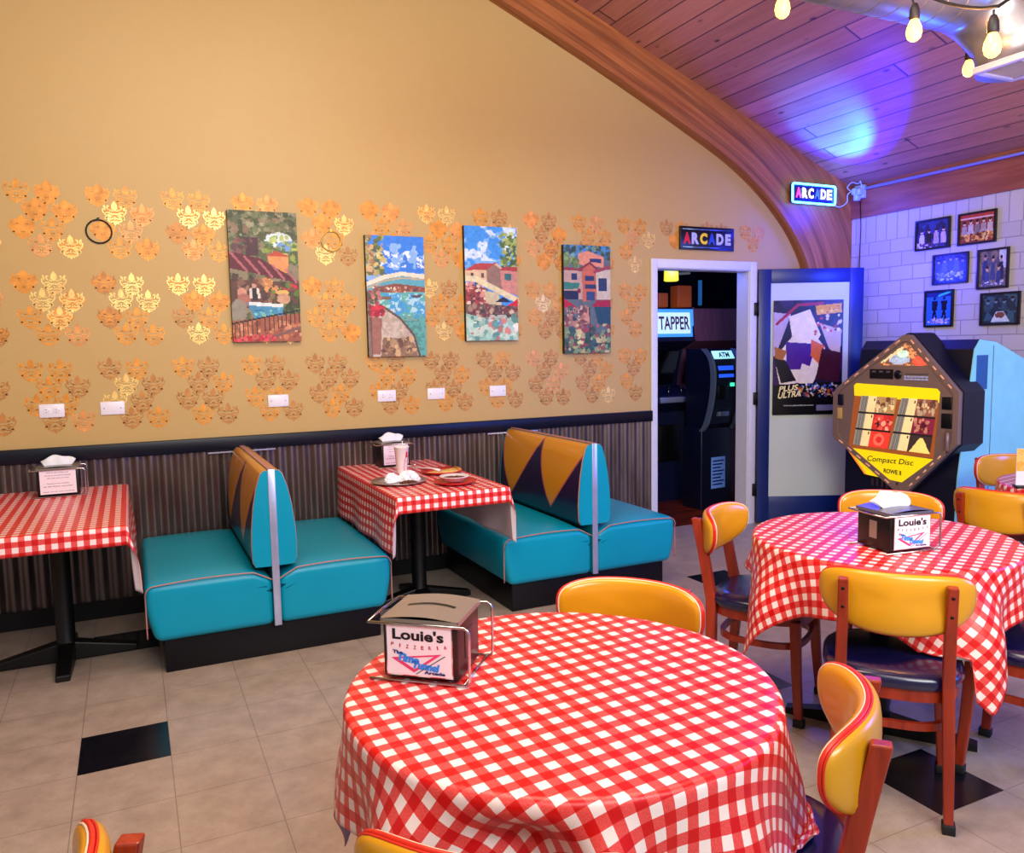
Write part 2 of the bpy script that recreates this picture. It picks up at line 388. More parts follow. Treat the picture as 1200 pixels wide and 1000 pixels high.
# ---- ceiling planks
def plank_mat():
    m, nt, b = nodes('pine_ceiling_planks'); tc = N(nt, 'ShaderNodeTexCoord'); s = N(nt, 'ShaderNodeSeparateXYZ'); L(nt, tc.outputs['UV'], s.inputs[0])
    v = math_(nt, 'DIVIDE', s.outputs[0], .148); fr = math_(nt, 'FRACT', v); fl = math_(nt, 'FLOOR', v)
    wn = N(nt, 'ShaderNodeTexWhiteNoise', noise_dimensions='1D'); L(nt, fl, wn.inputs['W'])
    u = math_(nt, 'ADD', s.outputs[1], math_(nt, 'MULTIPLY', wn.outputs[0], 7.))
    cb = N(nt, 'ShaderNodeCombineXYZ'); L(nt, math_(nt, 'MULTIPLY', s.outputs[0], 22.), cb.inputs[0]); L(nt, math_(nt, 'MULTIPLY', u, 1.6), cb.inputs[1]); L(nt, math_(nt, 'MULTIPLY', fl, 3.1), cb.inputs[2])
    g = N(nt, 'ShaderNodeTexNoise', i_Scale=1., i_Detail=5., i_Distortion=1.2); L(nt, cb.outputs[0], g.inputs['Vector'])
    cell = math_(nt, 'FLOOR', math_(nt, 'DIVIDE', u, 4.2)); w2 = N(nt, 'ShaderNodeTexWhiteNoise', noise_dimensions='2D')
    c2 = N(nt, 'ShaderNodeCombineXYZ'); L(nt, fl, c2.inputs[0]); L(nt, cell, c2.inputs[1]); L(nt, c2.outputs[0], w2.inputs['Vector'])
    col = mixc(nt, g.outputs[0], lin('#9c5f4a'), lin('#cf9274')); 
    vm = N(nt, 'ShaderNodeVectorMath', operation='SCALE'); L(nt, col, vm.inputs[0]); L(nt, math_(nt, 'MULTIPLY_ADD', w2.outputs[0], .4, .75), vm.inputs['Scale'])
    # knots
    cv = N(nt, 'ShaderNodeCombineXYZ'); L(nt, math_(nt, 'MULTIPLY', s.outputs[0], 6.76), cv.inputs[0]); L(nt, math_(nt, 'MULTIPLY', u, 3.), cv.inputs[1]); L(nt, fl, cv.inputs[2])
    vo = N(nt, 'ShaderNodeTexVoronoi', i_Scale=1.25); L(nt, cv.outputs[0], vo.inputs['Vector'])
    kn = N(nt, 'ShaderNodeMapRange', i_1=.04, i_2=.14, i_3=1., i_4=0.); L(nt, vo.outputs['Distance'], kn.inputs[0])
    c = mixc(nt, math_(nt, 'MULTIPLY', kn.outputs[0], .8), vm.outputs[0], lin('#2b1410'))
    ln = math_(nt, 'GREATER_THAN', math_(nt, 'ABSOLUTE', math_(nt, 'SUBTRACT', fr, .5)), .47)
    end = math_(nt, 'LESS_THAN', math_(nt, 'FRACT', math_(nt, 'DIVIDE', u, 4.2)), .003)
    c = mixc(nt, math_(nt, 'MULTIPLY', math_(nt, 'MAXIMUM', ln, end), .8), c, lin('#1d0d0a'))
    L(nt, c, b.inputs['Base Color']); b.inputs['Roughness'].default_value = .5
    bp = N(nt, 'ShaderNodeBump', i_Strength=.5, i_Distance=.01, invert=True); L(nt, ln, bp.inputs['Height']); L(nt, bp.outputs[0], b.inputs['Normal'])
    return m
M_plank = plank_mat()
mb = MB()
for xa, xb, ya, yb in ((RX, W+.2, -6.5, .12), (-4.4, RX, -6.5, .12)):
    za, zb = (ceil_z(xa), ceil_z(xb)) if xa == RX else (ceil_z(RX)-1.2, ceil_z(RX))
    if xa == RX: pass
    sl = math.hypot(xb-xa, zb-za); vs = []; nn = 1
    lo = [(xa, ya, za), (xb, ya, zb), (xb, yb, zb), (xa, yb, za)]
    mb.add(lo, [(0, 1, 2, 3)], M_plank, uvs=[(0, ya), (sl, ya), (sl, yb), (0, yb)])
    mb.add([(x, y, z+.06) for x, y, z in lo], [(3, 2, 1, 0)], M_plank, uvs=[(0, ya), (sl, ya), (sl, yb), (0, yb)])
mb.open = True
struct(mb.build('ceiling'), 'sloped ceiling of knotty reddish pine planks', 'ceiling')

# ---- laminated timber arch against the wall
M_arch = wood_mat('laminated_timber', '#8a4a24', '#b8743e', .42, (1.6, 34, 1), uv=True, lam=.04)
low = [(.5, 4.44), (1.2, 4.14), (2.24, 3.71), (2.689, 3.524), (3.197, 3.307), (3.752, 3.053), (4.202, 2.83), (4.518, 2.62), (4.76, 2.40), (4.90, 2.22), (4.988, 2.05), (5.05, 1.78), (5.08, 1.3), (5.10, .7), (5.10, 0.)]
def catmull(P, n):
    out = []
    for i in range(len(P)-1):
        p0 = P[max(i-1, 0)]; p1 = P[i]; p2 = P[i+1]; p3 = P[min(i+2, len(P)-1)]
        for k in range(n):
            t = k/n; out.append(tuple(.5*((2*p1[j])+(-p0[j]+p2[j])*t+(2*p0[j]-5*p1[j]+4*p2[j]-p3[j])*t*t+(-p0[j]+3*p1[j]-3*p2[j]+p3[j])*t**3) for j in range(len(p1))))
    return out+[P[-1]]
LC = catmull(low, 5); K = len(LC); mb = MB(); rows = 10; UPc = []
for i, (x, z) in enumerate(LC):
    a = LC[max(i-1, 0)]; b = LC[min(i+1, K-1)]; tx, tz = b[0]-a[0], b[1]-a[1]; l = math.hypot(tx, tz); nx, nz = -tz/l, tx/l
    if nx < 0 and nz < 0: nx, nz = -nx, -nz
    if nz < 0: nz = 0; nx = 1
    t1 = (ceil_z(x)-z)/(nz+.398*nx) if (nz+.398*nx) > 1e-6 else 9; t2 = (W-x)/nx if nx > 1e-6 else 9
    if nx < .02 and i < 3: nx, nz = 0, 1
    UPc.append((nx, nz, min(t1, t2)))
S = [0]
for i in range(1, K): S.append(S[-1]+math.hypot(LC[i][0]-LC[i-1][0], LC[i][1]-LC[i-1][1]))
dY = .09
def pf(u, v):
    i = min(int(round(u*(K-1))), K-1); nx, nz, t = UPc[i]; return (LC[i][0]+nx*t*v, -dY, LC[i][1]+nz*t*v)
mb.grid(pf, K-1, rows, M_arch, sm=False, uvfn=lambda u, v: (S[int(round(u*(K-1)))], UPc[int(round(u*(K-1)))][2]*v))
mb.grid(lambda u, v: (LC[int(round(u*(K-1)))][0], -dY*(1-v), LC[int(round(u*(K-1)))][1]), K-1, 1, M_arch, sm=True, uvfn=lambda u, v: (S[int(round(u*(K-1)))], -.08+v*.07))
def ptop(u, v):
    i = int(round(u*(K-1))); nx, nz, t = UPc[i]; return (LC[i][0]+nx*t, -dY*(1-v), LC[i][1]+nz*t)
mb.grid(ptop, K-1, 1, M_arch, sm=False, uvfn=lambda u, v: (S[int(round(u*(K-1)))], .3+v*.07))
struct(mb.build('trim_1'), 'curved laminated timber arch along the edge of the yellow wall', 'arch')

# ---- white brick wall on the right
def brick_mat():
    m, nt, b = nodes('white_painted_brick'); tc = N(nt, 'ShaderNodeTexCoord'); s = N(nt, 'ShaderNodeSeparateXYZ'); L(nt, tc.outputs['Object'], s.inputs[0])
    def br(a, bb, w_, h_, off):
        cb = N(nt, 'ShaderNodeCombineXYZ'); L(nt, a, cb.inputs[0]); L(nt, bb, cb.inputs[1])
        t = N(nt, 'ShaderNodeTexBrick', offset=off); t.inputs['Scale'].default_value = 1; t.inputs['Mortar Size'].default_value = .004; t.inputs['Mortar Smooth'].default_value = .4
        t.inputs['Brick Width'].default_value = w_; t.inputs['Row Height'].default_value = h_; L(nt, cb.outputs[0], t.inputs['Vector'])
        t.inputs['Color1'].default_value = (*lin('#c6c2c4'), 1); t.inputs['Color2'].default_value = (*lin('#bab6ba'), 1); t.inputs['Mortar'].default_value = (*lin('#a39fa6'), 1); return t
    z0 = math_(nt, 'SUBTRACT', s.outputs[2], 2.25)
    A = br(math_(nt, 'ADD', s.outputs[1], 10.), math_(nt, 'ADD', z0, 2.25*2), .205, .11, .5)
    B = br(math_(nt, 'ADD', s.outputs[1], 10.03), math_(nt, 'ADD', z0, 0.), .098, .235, 0.)
    top = math_(nt, 'GREATER_THAN', z0, 0.)
    c = mixc(nt, top, A.outputs['Color'], B.outputs['Color']); f = math_(nt, 'ADD', math_(nt, 'MULTIPLY', A.outputs['Fac'], math_(nt, 'SUBTRACT', 1., top)), math_(nt, 'MULTIPLY', B.outputs['Fac'], top))
    nz = N(nt, 'ShaderNodeTexNoise', i_Scale=40., i_Detail=5.); L(nt, tc.outputs['Object'], nz.inputs['Vector'])
    L(nt, c, b.inputs['Base Color']); b.inputs['Roughness'].default_value = .5
    h = math_(nt, 'SUBTRACT', math_(nt, 'MULTIPLY', nz.outputs[0], .25), f)
    bp = N(nt, 'ShaderNodeBump', i_Strength=.7, i_Distance=.008); L(nt, h, bp.inputs['Height']); L(nt, bp.outputs[0], b.inputs['Normal']); return m
M_brick = brick_mat()
mb = MB(); mb.box((W, -6.5, 0), (W+.12, 0, 2.47), M_brick)
struct(mb.build('wall_right'), 'white painted brick wall on the right', 'wall')
M_fascia = wood_mat('stained_fascia_wood', '#7c3a2b', '#a3604a', .5, (20, 2, 20))
mb = MB(); mb.box((W-.02, -6.5, 2.46), (W+.12, -dY, ceil_z(W)+.06), M_fascia)
struct(mb.build('trim_2'), 'reddish wooden fascia board above the white brick wall', 'trim')
# dark wooden rail and corrugated wainscot
M_navy = mat('navy_gloss_paint', '#05071a', .35, noise=.1, spec=.3); M_blackp = mat('black_paint', '#060608', .5, spec=.3)
mb = MB(); mb.box((-4.2, -.035, .896), (3.506, 0, .975), M_navy, .004)
struct(mb.build('trim_3'), 'black chair rail across the yellow wall', 'rail')
def corr_mat():
    m, nt, b = nodes('corrugated_galvanised_steel'); tc = N(nt, 'ShaderNodeTexCoord'); mp = N(nt, 'ShaderNodeMapping'); mp.inputs['Scale'].default_value = (6, 6, 1.2)
    L(nt, tc.outputs['Object'], mp.inputs[0]); nz = N(nt, 'ShaderNodeTexNoise', i_Scale=2., i_Detail=5.); L(nt, mp.outputs[0], nz.inputs['Vector'])
    L(nt, mixc(nt, nz.outputs[0], lin('#4d3c3a'), lin('#8a7d7c')), b.inputs['Base Color']); b.inputs['Metallic'].default_value = .75
    L(nt, math_(nt, 'MULTIPLY_ADD', nz.outputs[0], .3, .22), b.inputs['Roughness']); return m
mb = MB(); nW = int((3.506+4.2)/.071*8)
mb.grid(lambda u, v: (-4.2+u*7.706, -.015-.0115*math.sin(u*7.706/.071*2*PI), .9*v), nW, 1, corr_mat()); mb.open = True
struct(mb.build('trim_4'), 'corrugated metal wainscot below the black rail', 'wainscot')
mb = MB(); mb.box((-4.2, -.032, 0), (3.506, -.025, .1), M_blackp)
struct(mb.build('baseboard_back'), 'black baseboard under the corrugated wainscot', 'baseboard')

# ---- doorway
M_white = mat('white_trim_paint', '#d9dbe8', .4, noise=.03)
mb = MB()
mb.box((3.506, -.018, 0), (3.562, 0, 2.097), M_white, .004); mb.box((4.449, -.018, 0), (4.515, 0, 2.097), M_white, .004); mb.box((3.562, -.0181, 2.03), (4.449, 0, 2.0969), M_white, .004)
mb.box((3.54, -.004, 0), (3.565, .13, 2.05), M_white); mb.box((4.441, -.004, 0), (4.465, .13, 2.05), M_white); mb.box((3.54, -.003, 2.025), (4.465, .13, 2.05), M_white)
struct(mb.build('trim_5', bevel=0), 'white door casing around the dark arcade doorway', 'door frame')
DA = math.radians(-25)
M_door = mat('dark_blue_door_paint', '#0c2468', .35, noise=.08); M_ins = mat('pale_door_panel', '#c7d2cf', .28, noise=.04, scale=3)
door = thing('door_1', 'dark blue door swung open with pale panel and poster', 'door', (4.52, -.03, 0), DA); door['kind'] = 'structure'
mb = MB(); mb.box((.0, 0, .012), (.10, .044, 2.04), M_door, .003); mb.box((.725, 0, .012), (.835, .044, 2.04), M_door, .003); mb.box((.10, .0, 1.93), (.725, .044, 2.04), M_door, .003); mb.box((.10, 0, .012), (.725, .044, .22), M_door, .003)
mb.build('door_leaf', door)
mb = MB(); mb.box((.10, .01, .22), (.725, .034, 1.93), M_ins)
o = mb.build('door_panel', door); o['label'] = 'pale translucent panel'
M_hinge = mat('black_metal', '#0d0d10', .4, .6)
for z in (.28, 1.02, 1.73):
    mb = MB(); mb.box((-.035, -.012, z-.05), (-.004, .004, z+.05), M_hinge, .002); mb.tube([(-.006, -.01, z-.055), (-.006, -.01, z+.055)], .008, M_hinge)
    mb.build('hinge', door)
mb = MB(); mb.lathe([(.0, 0), (.024, .002), (.026, .02), (.012, .035), (.012, .05)], M_hinge, 16)
ob = mb.build('door_knob', door); ob.rotation_euler = (-PI/2, 0, 0); ob.location = (.785, -.05, 1.0)
# poster: invented artwork in the same colours, no character
R = Ras(110, 178, '#201430')
R.put(R.n1 > .5, '#3a1c52', .8)
R.poly([(0, .10), (.25, .12), (.05, .45), (0, .5)], '#b9a8c4'); R.poly([(.02, .50), (.45, .18), (.75, .42), (.60, .70), (.10, .74)], '#e9dccb')
R.poly([(.22, .14), (.52, .08), (.68, .30), (.50, .52), (.30, .42)], '#efe3c8'); R.poly([(.18, .36), (.62, .38), (.52, .60), (.20, .60)], '#4a1d86')
R.poly([(.55, .34), (.74, .40), (.66, .56), (.54, .48)], '#d8683a'); R.poly([(.66, .2), (.98, .26), (.96, .5), (.8, .42)], '#c9b0a6'); R.poly([(.7, .42), (.98, .46), (.95, .72), (.62, .68)], '#3d1026')
R.poly([(.0, .48), (.18, .52), (.34, .7), (.12, .72)], '#1a1420'); R.poly([(.02, .4), (.2, .44), (.14, .52), (.03, .5)], '#a8662f'); R.poly([(.42, .55), (.64, .6), (.58, .73), (.34, .72)], '#e6d9ce')
R.line([(.05, .2), (.35, .04), (.7, .03)], .02, '#a01c3c'); R.spots((.6, .12, .98, .3), 16, .03, ['#c43a2f', '#f0e0d0', '#3a1030'])
R.poly([(.60, .05), (.97, .03), (.98, .11), (.62, .13)], '#e8a526'); R.spots((.62, .05, .96, .11), 10, .02, ['#7a3a10', '#ffd54a'])
R.poly([(0, .735), (1, .715), (1, 1), (0, 1)], '#0c0a10')
R.spots((.36, .73, .95, .84), 60, .022, ['#d8d0d8', '#b64a2a', '#3b6fc4', '#5a4aa0', '#e0b070', '#2a2430'])
R.put((R.U > .64) & (R.U < .94) & (R.V > .915) & (R.V < .965), '#8d8fae', .8)
R.brush(.12)
POSTER = thing('poster', 'purple and white poster taped to the open blue door', 'poster', (4.52+.399*math.cos(DA), -.03+.399*math.sin(DA), .883), DA)
R.mesh('poster_sheet', .555, .91, PHOTO, POSTER, (0, -.0015+.0, 0)).parent = POSTER
M_cream = mat('cream_ink', '#efe0a0', .5); M_inkw = mat('white_ink', '#e8e8ee', .5); M_ink = mat('black_ink', '#0b0c16', .5); M_goldink = mat('gold_ink', '#e0a52a', .5)
for tx, pos, ux, w_, h_, m_, bo, sh_ in (('PLUS', (-.15, -.004, .215), (1, 0, .1), .15, .045, M_cream, .03, .2), ('ULTRA', (-.14, -.004, .165), (1, 0, .1), .19, .05, M_cream, .03, .2), ('www.plusultra.com', (-.07, -.004, .075), (1, 0, 0), .24, .016, M_inkw, 0., 0.), ('JUSTICE', (.15, -.004, .845), (1, 0, .05), .18, .04, M_goldink, .03, 0.)):
    mb = MB(); mb.text(tx, pos, ux, (0, 0, 1), w_, h_, m_, bo, sh_); mb.open = True; mb.build('poster_lettering', POSTER)

# ---- dark arcade room behind the doorway
M_dark = mat('dark_blue_wall', '#0a1030', .6, noise=.2, scale=4); M_rug = wood_mat('dark_red_floor', '#3a1008', '#8a3318', .3, (4, 9, 4))
mb = MB(); mb.box((2.6, 3.0, 0), (6.4, 3.1, 2.6), M_dark); struct(mb.build('wall_arcade'), 'dark far wall of the arcade room', 'wall')
mb = MB(); mb.box((6.3, .12, 0), (6.4, 3.0, 2.6), M_dark); struct(mb.build('wall_arcade_right'), 'dark right wall of the arcade room', 'wall')
mb = MB(); mb.box((2.5, .12, 0), (2.6, 3.1, 2.6), M_dark); struct(mb.build('wall_arcade_left'), 'dark left wall of the arcade room', 'wall')
mb = MB(); mb.box((2.5, .12, 2.6), (6.4, 3.1, 2.65), M_dark); struct(mb.build('ceiling_arcade'), 'dark ceiling of the arcade room', 'ceiling')
mb = MB(); mb.box((2.5, .2, -.05), (6.4, 3.1, .003), M_rug); mb.box((2.5, .12, -.05), (6.4, .2, 0), M_tile); struct(mb.build('floor_arcade'), 'dark red floor seen through the doorway', 'floor')

# ================================================================ WALL ITEMS
M_edge = mat('dark_canvas_edge', '#241a16', .7)
def canvas(label, x0, z0, w, h, ras):
    t = thing('canvas_painting', label, 'painting', (x0+w/2, -.034, z0), 0, None)
    mb = MB(); mb.box((-w/2, .0, 0), (w/2, .033, h), M_edge); mb.build('canvas_frame', t)
    ras.mesh('painted_canvas', w, h, PRINT, t, (0, -.001, 0)); return t
# 1 terrace under an awning
R = Ras(76, 150, '#7c7a58'); R.put(R.n2 > .5, '#4b5a3a', .9); R.put(R.n1 > .58, '#8f8468', .8)
R.spots((0, 0, 1, .22), 60, .06, ['#3d4a2c', '#6e7b50', '#9a9a76', '#55603c', '#8a7458'])
R.poly([(.22, .2), (.42, .2), (.42, .34), (.24, .34)], '#4a2c34'); R.spots((.1, .2, .35, .34), 8, .05, ['#7a5048', '#5a3a44'])
R.ell(.72, .22, .2, .06, '#cfe3e0'); R.ell(.85, .26, .16, .04, '#6f9fd0'); R.spots((.5, .18, 1, .38), 30, .05, ['#7f9a3e', '#a8b85a', '#4d6a30'])
R.poly([(.55, .34), (.68, .30), (.86, .34), (.84, .47), (.58, .44)], '#e0955a'); R.poly([(.52, .34), (.68, .295), (.88, .34)], '#b54a30')
R.poly([(.0, .52), (1, .54), (1, .74), (0, .74)], '#5a3c30'); R.spots((.05, .5, .6, .7), 26, .05, ['#7a4438', '#43302a', '#8d6850'])
R.poly([(0, .31), (.45, .36), (1, .53), (.98, .545), (.5, .49), (0, .44)], '#5e1c2c')
for k in range(5): R.line([(.02+.2*k, .32+.03*k), (.24+.18*k, .455+.02*k)], .018, '#b86a70', .8)
R.spots((.5, .52, .66, .6), 8, .05, ['#e0a060', '#c88a50']); R.ell(.86, .575, .12, .028, '#c41c34'); R.spots((.55, .56, 1, .8), 36, .05, ['#3c5228', '#5e7a34', '#2b3c20'])
R.ell(.16, .62, .07, .035, '#c98f78'); R.ell(.18, .68, .1, .05, '#a86a5c'); R.ell(.33, .57, .035, .018, '#c79a80'); R.poly([(.27, .59), (.4, .59), (.43, .67), (.26, .67)], '#d8d2c8'); R.poly([(.3, .59), (.37, .59), (.38, .68), (.3, .68)], '#241c24')
R.ell(.75, .62, .09, .022, '#e2b660'); R.ell(.76, .67, .1, .04, '#c89b78'); R.poly([(.22, .70), (.75, .72), (.72, .83), (.32, .82)], '#3f8fb4'); R.poly([(.25, .69), (.75, .71), (.74, .735), (.25, .72)], '#dfe6e4'); R.spots((.3, .74, .7, .82), 10, .03, ['#5fb6c8', '#2f6f9a', '#7fc0a0'])
R.ell(.1, .76, .12, .09, '#8f8a78'); R.poly([(0, .84), (1, .78), (1, 1), (0, 1)], '#a05a40'); R.spots((0, .84, 1, .97), 40, .04, ['#c47a50', '#8a4636', '#d89a70'])
R.line([(0, .86), (1, .755)], .012, '#201a1c'); R.line([(0.5, .98), (1, .89)], .02, '#7a5a54')
for k in range(16): R.line([(.03+.063*k, .865-.006*k), (.03+.063*k, .975-.008*k)], .006, '#201a1c')
R.spots((0, .955, .6, 1), 30, .03, ['#c81c34', '#8a1020', '#e04a5a']); R.brush(.22)
canvas('canvas painting of diners on a terrace under a striped awning', .555, 1.527, .39, .755, R)
# 2 harbour with bridge
R = Ras(76, 150, '#3f8fe0'); R.put(R.V < .5, '#2f7fe0'); R.put((R.n1+R.V*.3) > .66, '#9cc8ee', .7); R.put((R.n2 > .62) & (R.V > .12) & (R.V < .26), '#e6f0f4', .8)
R.spots((0, 0, .3, .32), 40, .06, ['#a8a03c', '#6f7a30', '#c8b86a', '#50602c']); R.spots((0, 0, .12, .3), 10, .05, ['#a07050', '#c8a878'])
R.poly([(0, .42), (.3, .34), (.6, .32), (1, .34), (1, .52), (0, .52)], '#58a8b8'); R.poly([(.1, .43), (.5, .39), (1, .42), (1, .46), (.1, .47)], '#8c4a38'); R.spots((.1, .41, 1, .47), 30, .03, ['#b06a48', '#5a4a50', '#e0d0b8'])
R.line([(0, .40), (.3, .34), (.6, .31), (1, .33)], .035, '#e6dcc0'); R.line([(0, .435), (.3, .37), (.6, .345), (1, .355)], .015, '#b8a888')
R.poly([(0, .47), (1, .46), (1, 1), (0, 1)], '#5fb0a8'); R.put((R.n1 > .48) & (R.V > .47) & (R.V < .68), '#3f9fd8', .9); R.put((R.n2 > .58) & (R.V > .47) & (R.V < .7), '#bfe4dc', .7); R.put((R.V > .66) & (R.n2 > .5), '#3f7a70', .7)
R.poly([(.2, .5), (.42, .5), (.4, .53), (.24, .53)], '#7a6450'); R.poly([(.76, .49), (.95, .48), (.9, .505), (.78, .505)], '#5a4a44')
R.poly([(0, .55), (.22, .57), (.55, .68), (.78, .82), (.88, 1), (0, 1)], '#b8a894'); R.put((R.n2 > .55) & (R.V > .6) & (R.U < .6), '#d8cdbc', .4); R.line([(.22, .57), (.55, .68), (.78, .82), (.88, 1)], .02, '#5c4c40')
R.poly([(.25, .84), (.7, .85), (.8, .9), (.84, 1), (.2, 1)], '#8a6a50'); R.spots((.25, .85, .8, .99), 24, .05, ['#a88860', '#6a4a38', '#c8a878'])
R.spots((0, .46, .22, .56), 20, .05, ['#a04a48', '#405a34', '#c87a70']); R.spots((.02, .58, .28, .66), 24, .05, ['#c81c38', '#e04050', '#90142c']); R.poly([(.03, .67), (.24, .68), (.2, .98), (.06, .98)], '#9c6a58'); R.put((R.U < .06) & (R.V > .5), '#5a3a30', .7); R.brush(.2)
canvas('canvas painting of a white bridge over a blue harbour', 1.357, 1.422, .38, .752, R)
# 3 bridge and red roofs
R = Ras(76, 150, '#3a90e0'); R.put((R.n1 > .5) & (R.V < .36), '#7fb8ea', .8); R.put((R.n1 > .58) & (R.V < .3), '#d8e8f2', .9)
R.spots((.68, .06, 1, .36), 50, .05, ['#5f7a2c', '#8aa03c', '#3d5a28', '#a8b860'])
R.poly([(0, .38), (.18, .34), (.62, .32), (.7, .36), (.7, .48), (0, .46)], '#d8b890'); R.poly([(0, .385), (.2, .325), (.6, .315), (.4, .38)], '#b04038'); R.poly([(.4, .38), (.55, .33), (.7, .37), (.7, .55), (.42, .5)], '#8f7060'); R.poly([(.66, .38), (1, .36), (1, .6), (.7, .56)], '#c88878'); R.poly([(.64, .38), (.75, .345), (1, .35), (1, .385)], '#a83c3a')
R.poly([(.75, .41), (.88, .41), (.88, .47), (.75, .46)], '#2f6a6c'); R.poly([(.1, .41), (.16, .41), (.16, .44), (.1, .44)], '#5a4038'); R.poly([(.3, .41), (.36, .41), (.36, .45), (.3, .45)], '#6a4a40')
R.poly([(0, .5), (.4, .54), (.45, .70), (0, .68)], '#8a4038'); R.spots((0, .5, .4, .68), 30, .05, ['#b84a40', '#e8c8a8', '#5a2a30', '#d89080'])
R.line([(0, .455), (.2, .46), (.5, .53), (.8, .60), (1, .64)], .05, '#ddd3a4'); R.poly([(.35, .56), (.62, .58), (.7, .70), (.4, .7)], '#c8bc94')
R.poly([(.55, .66), (.72, .615), (.88, .66)], '#181c34'); R.poly([(.8, .69), (1, .63), (1, .7)], '#cc1c2c')
R.poly([(0, .68), (.5, .68), (1, .7), (1, .86), (.5, .82), (0, .76)], '#6f5a4c'); R.spots((.05, .68, 1, .82), 50, .05, ['#9c8068', '#4a3a38', '#c8b090', '#7a3038'])
R.poly([(0, .76), (.45, .82), (.8, .9), (1, .92), (1, 1), (0, 1)], '#8fc0ac'); R.put((R.V > .77) & (R.n1 > .5) & (R.U+.6*(1-R.V) < 1.), '#d8e4cc', .6); R.spots((0, .8, 1, 1), 30, .07, ['#a8d8c4', '#5f9c94', '#e8e8d4', '#c87a70', '#4f8878']); R.brush(.22)
canvas('canvas painting of a stone bridge, red roofs and clouds', 2.018, 1.514, .38, .748, R)
# 4 village facades
R = Ras(76, 150, '#5a6a70'); R.put(R.V < .1, '#3f7fb4'); R.spots((0, 0, 1, .16), 50, .06, ['#4a6a44', '#6f9a8c', '#3a7ab8', '#8a9a50', '#2f4a38'])
R.poly([(.3, .08), (.5, .05), (.85, .1), (.85, .2), (.3, .18)], '#d89070'); R.spots((0, .1, .3, .2), 20, .05, ['#5a7a3c', '#7f9a5c']); R.poly([(.55, .12), (.8, .12), (.8, .16), (.55, .15)], '#2c3468')
R.poly([(.38, .2), (.55, .165), (.68, .2), (.7, .5), (.4, .52)], '#c2664c'); R.line([(.36, .215), (.55, .16), (.72, .22)], .02, '#7a2c34'); R.poly([(0, .23), (.38, .23), (.4, .5), (0, .5)], '#b89a8c'); R.line([(0, .22), (.38, .225)], .025, '#8a3438')
R.poly([(.68, .23), (1, .22), (1, .5), (.7, .5)], '#c8bca8'); R.line([(.66, .24), (1, .19)], .03, '#98404a')
for a in ((.45, .28, .65, .33), (.45, .36, .68, .40), (.74, .30, .92, .42), (.16, .26, .28, .32)): R.poly([(a[0], a[1]), (a[2], a[1]), (a[2], a[3]), (a[0], a[3])], '#26385c')
R.poly([(0, .34), (.34, .35), (.3, .4), (0, .41)], '#2f7a6c'); R.poly([(0, .42), (.3, .42), (.3, .5), (0, .5)], '#1c2444'); R.poly([(.48, .43), (.66, .43), (.66, .51), (.48, .51)], '#2c4a74'); R.ell(.32, .42, .04, .022, '#7a1c2c')
R.poly([(0, .49), (.26, .57), (0, .58)], '#b41c34'); R.poly([(.58, .57), (.7, .51), (1, .5), (1, .565)], '#a02038'); R.poly([(.64, .57), (1, .57), (1, .78), (.72, .72)], '#1c4a5c'); R.poly([(.35, .55), (.56, .6), (.52, .78), (.3, .68)], '#c49078')
R.spots((0, .58, .5, .76), 40, .06, ['#6a3c40', '#a87868', '#c8a894', '#3c4c50']); R.poly([(0, .76), (.5, .78), (1, .86), (1, 1), (0, 1)], '#35564a'); R.spots((0, .74, 1, 1), 70, .06, ['#2a4a40', '#7a9a6c', '#8a3c44', '#c8c088', '#3a5f6c', '#a05a54']); R.line([(.54, .58), (.55, .84)], .01, '#201820'); R.brush(.22)
canvas('canvas painting of village shopfronts with awnings', 2.758, 1.415, .38, .752, R)

# wall plates
M_plate = mat('white_plastic', '#eceaf0', .35, noise=.02); M_slot = mat('dark_slot', '#3a3438', .6)
def plate(label, x, z, kind):
    t = thing('wall_plate', label, 'outlet cover', (x, -.001, z), 0, None)
    mb = MB(); mb.box((-.06, -.006, -.036), (.06, 0, .036), M_plate, .002); mb.build('cover', t)
    if kind:
        for s in (-1, 1):
            mb = MB(); mb.box((s*.024-.017, -.0075, -.016), (s*.024+.017, -.004, .016), M_plate, .002)
            for dz, w_ in ((.007, .009), (-.007, .007)): mb.box((s*.024-w_/2-.003, -.008, dz-.0012), (s*.024+w_/2-.003, -.0074, dz+.0012), M_slot)
            mb.box((s*.024+.008, -.008, -.002), (s*.024+.011, -.0074, .002), M_slot); mb.build('socket', t)
    else:
        for s in (-1, 1):
            mb = MB(); mb.lathe([(0, 0), (.003, .0006), (.003, 0)], M_slot, 8, (0, 0, 0)); mb.v = [(s*.042+v[0], -.0061-v[2], v[1]) for v in mb.v]; mb.build('screw', t)
for lb, x, k in (('horizontal double outlet farthest left on the golden wall', -.391, 1), ('blank white cover just right of the leftmost outlet', -.098, 0), ('blank white plate below the terrace painting', .797, 0), ('double outlet below the harbour painting, above the napkin box', 1.471, 1), ('blank white plate below the gap between harbour and red roof paintings', 1.806, 0), ('blank white plate under the stone bridge painting', 2.25, 0)):
    plate(lb, x, 1.172, k)
# rings
M_ringk = mat('black_wire', '#15120f', .4, .5); M_ringg = mat('brass_wire', '#c9a04a', .3, .9)
for lb, x, z, r, m_ in (('thin black ring on the wall left of the terrace painting', -.105, 2.133, .062, M_ringk), ('thin brass ring on the wall between terrace and harbour paintings', 1.155, 2.13, .060, M_ringg)):
    mb = MB(); mb.tube([(r*math.cos(a), 0, r*math.sin(a)) for a in [2*PI*k/40 for k in range(40)]], .0045, m_, 6, closed=True); mb.box((-.006, -.004, r-.004), (.006, .005, r+.012), m_)
    tag(mb.build('wall_ring', loc=(x, -.006, z)), lb, 'ring')
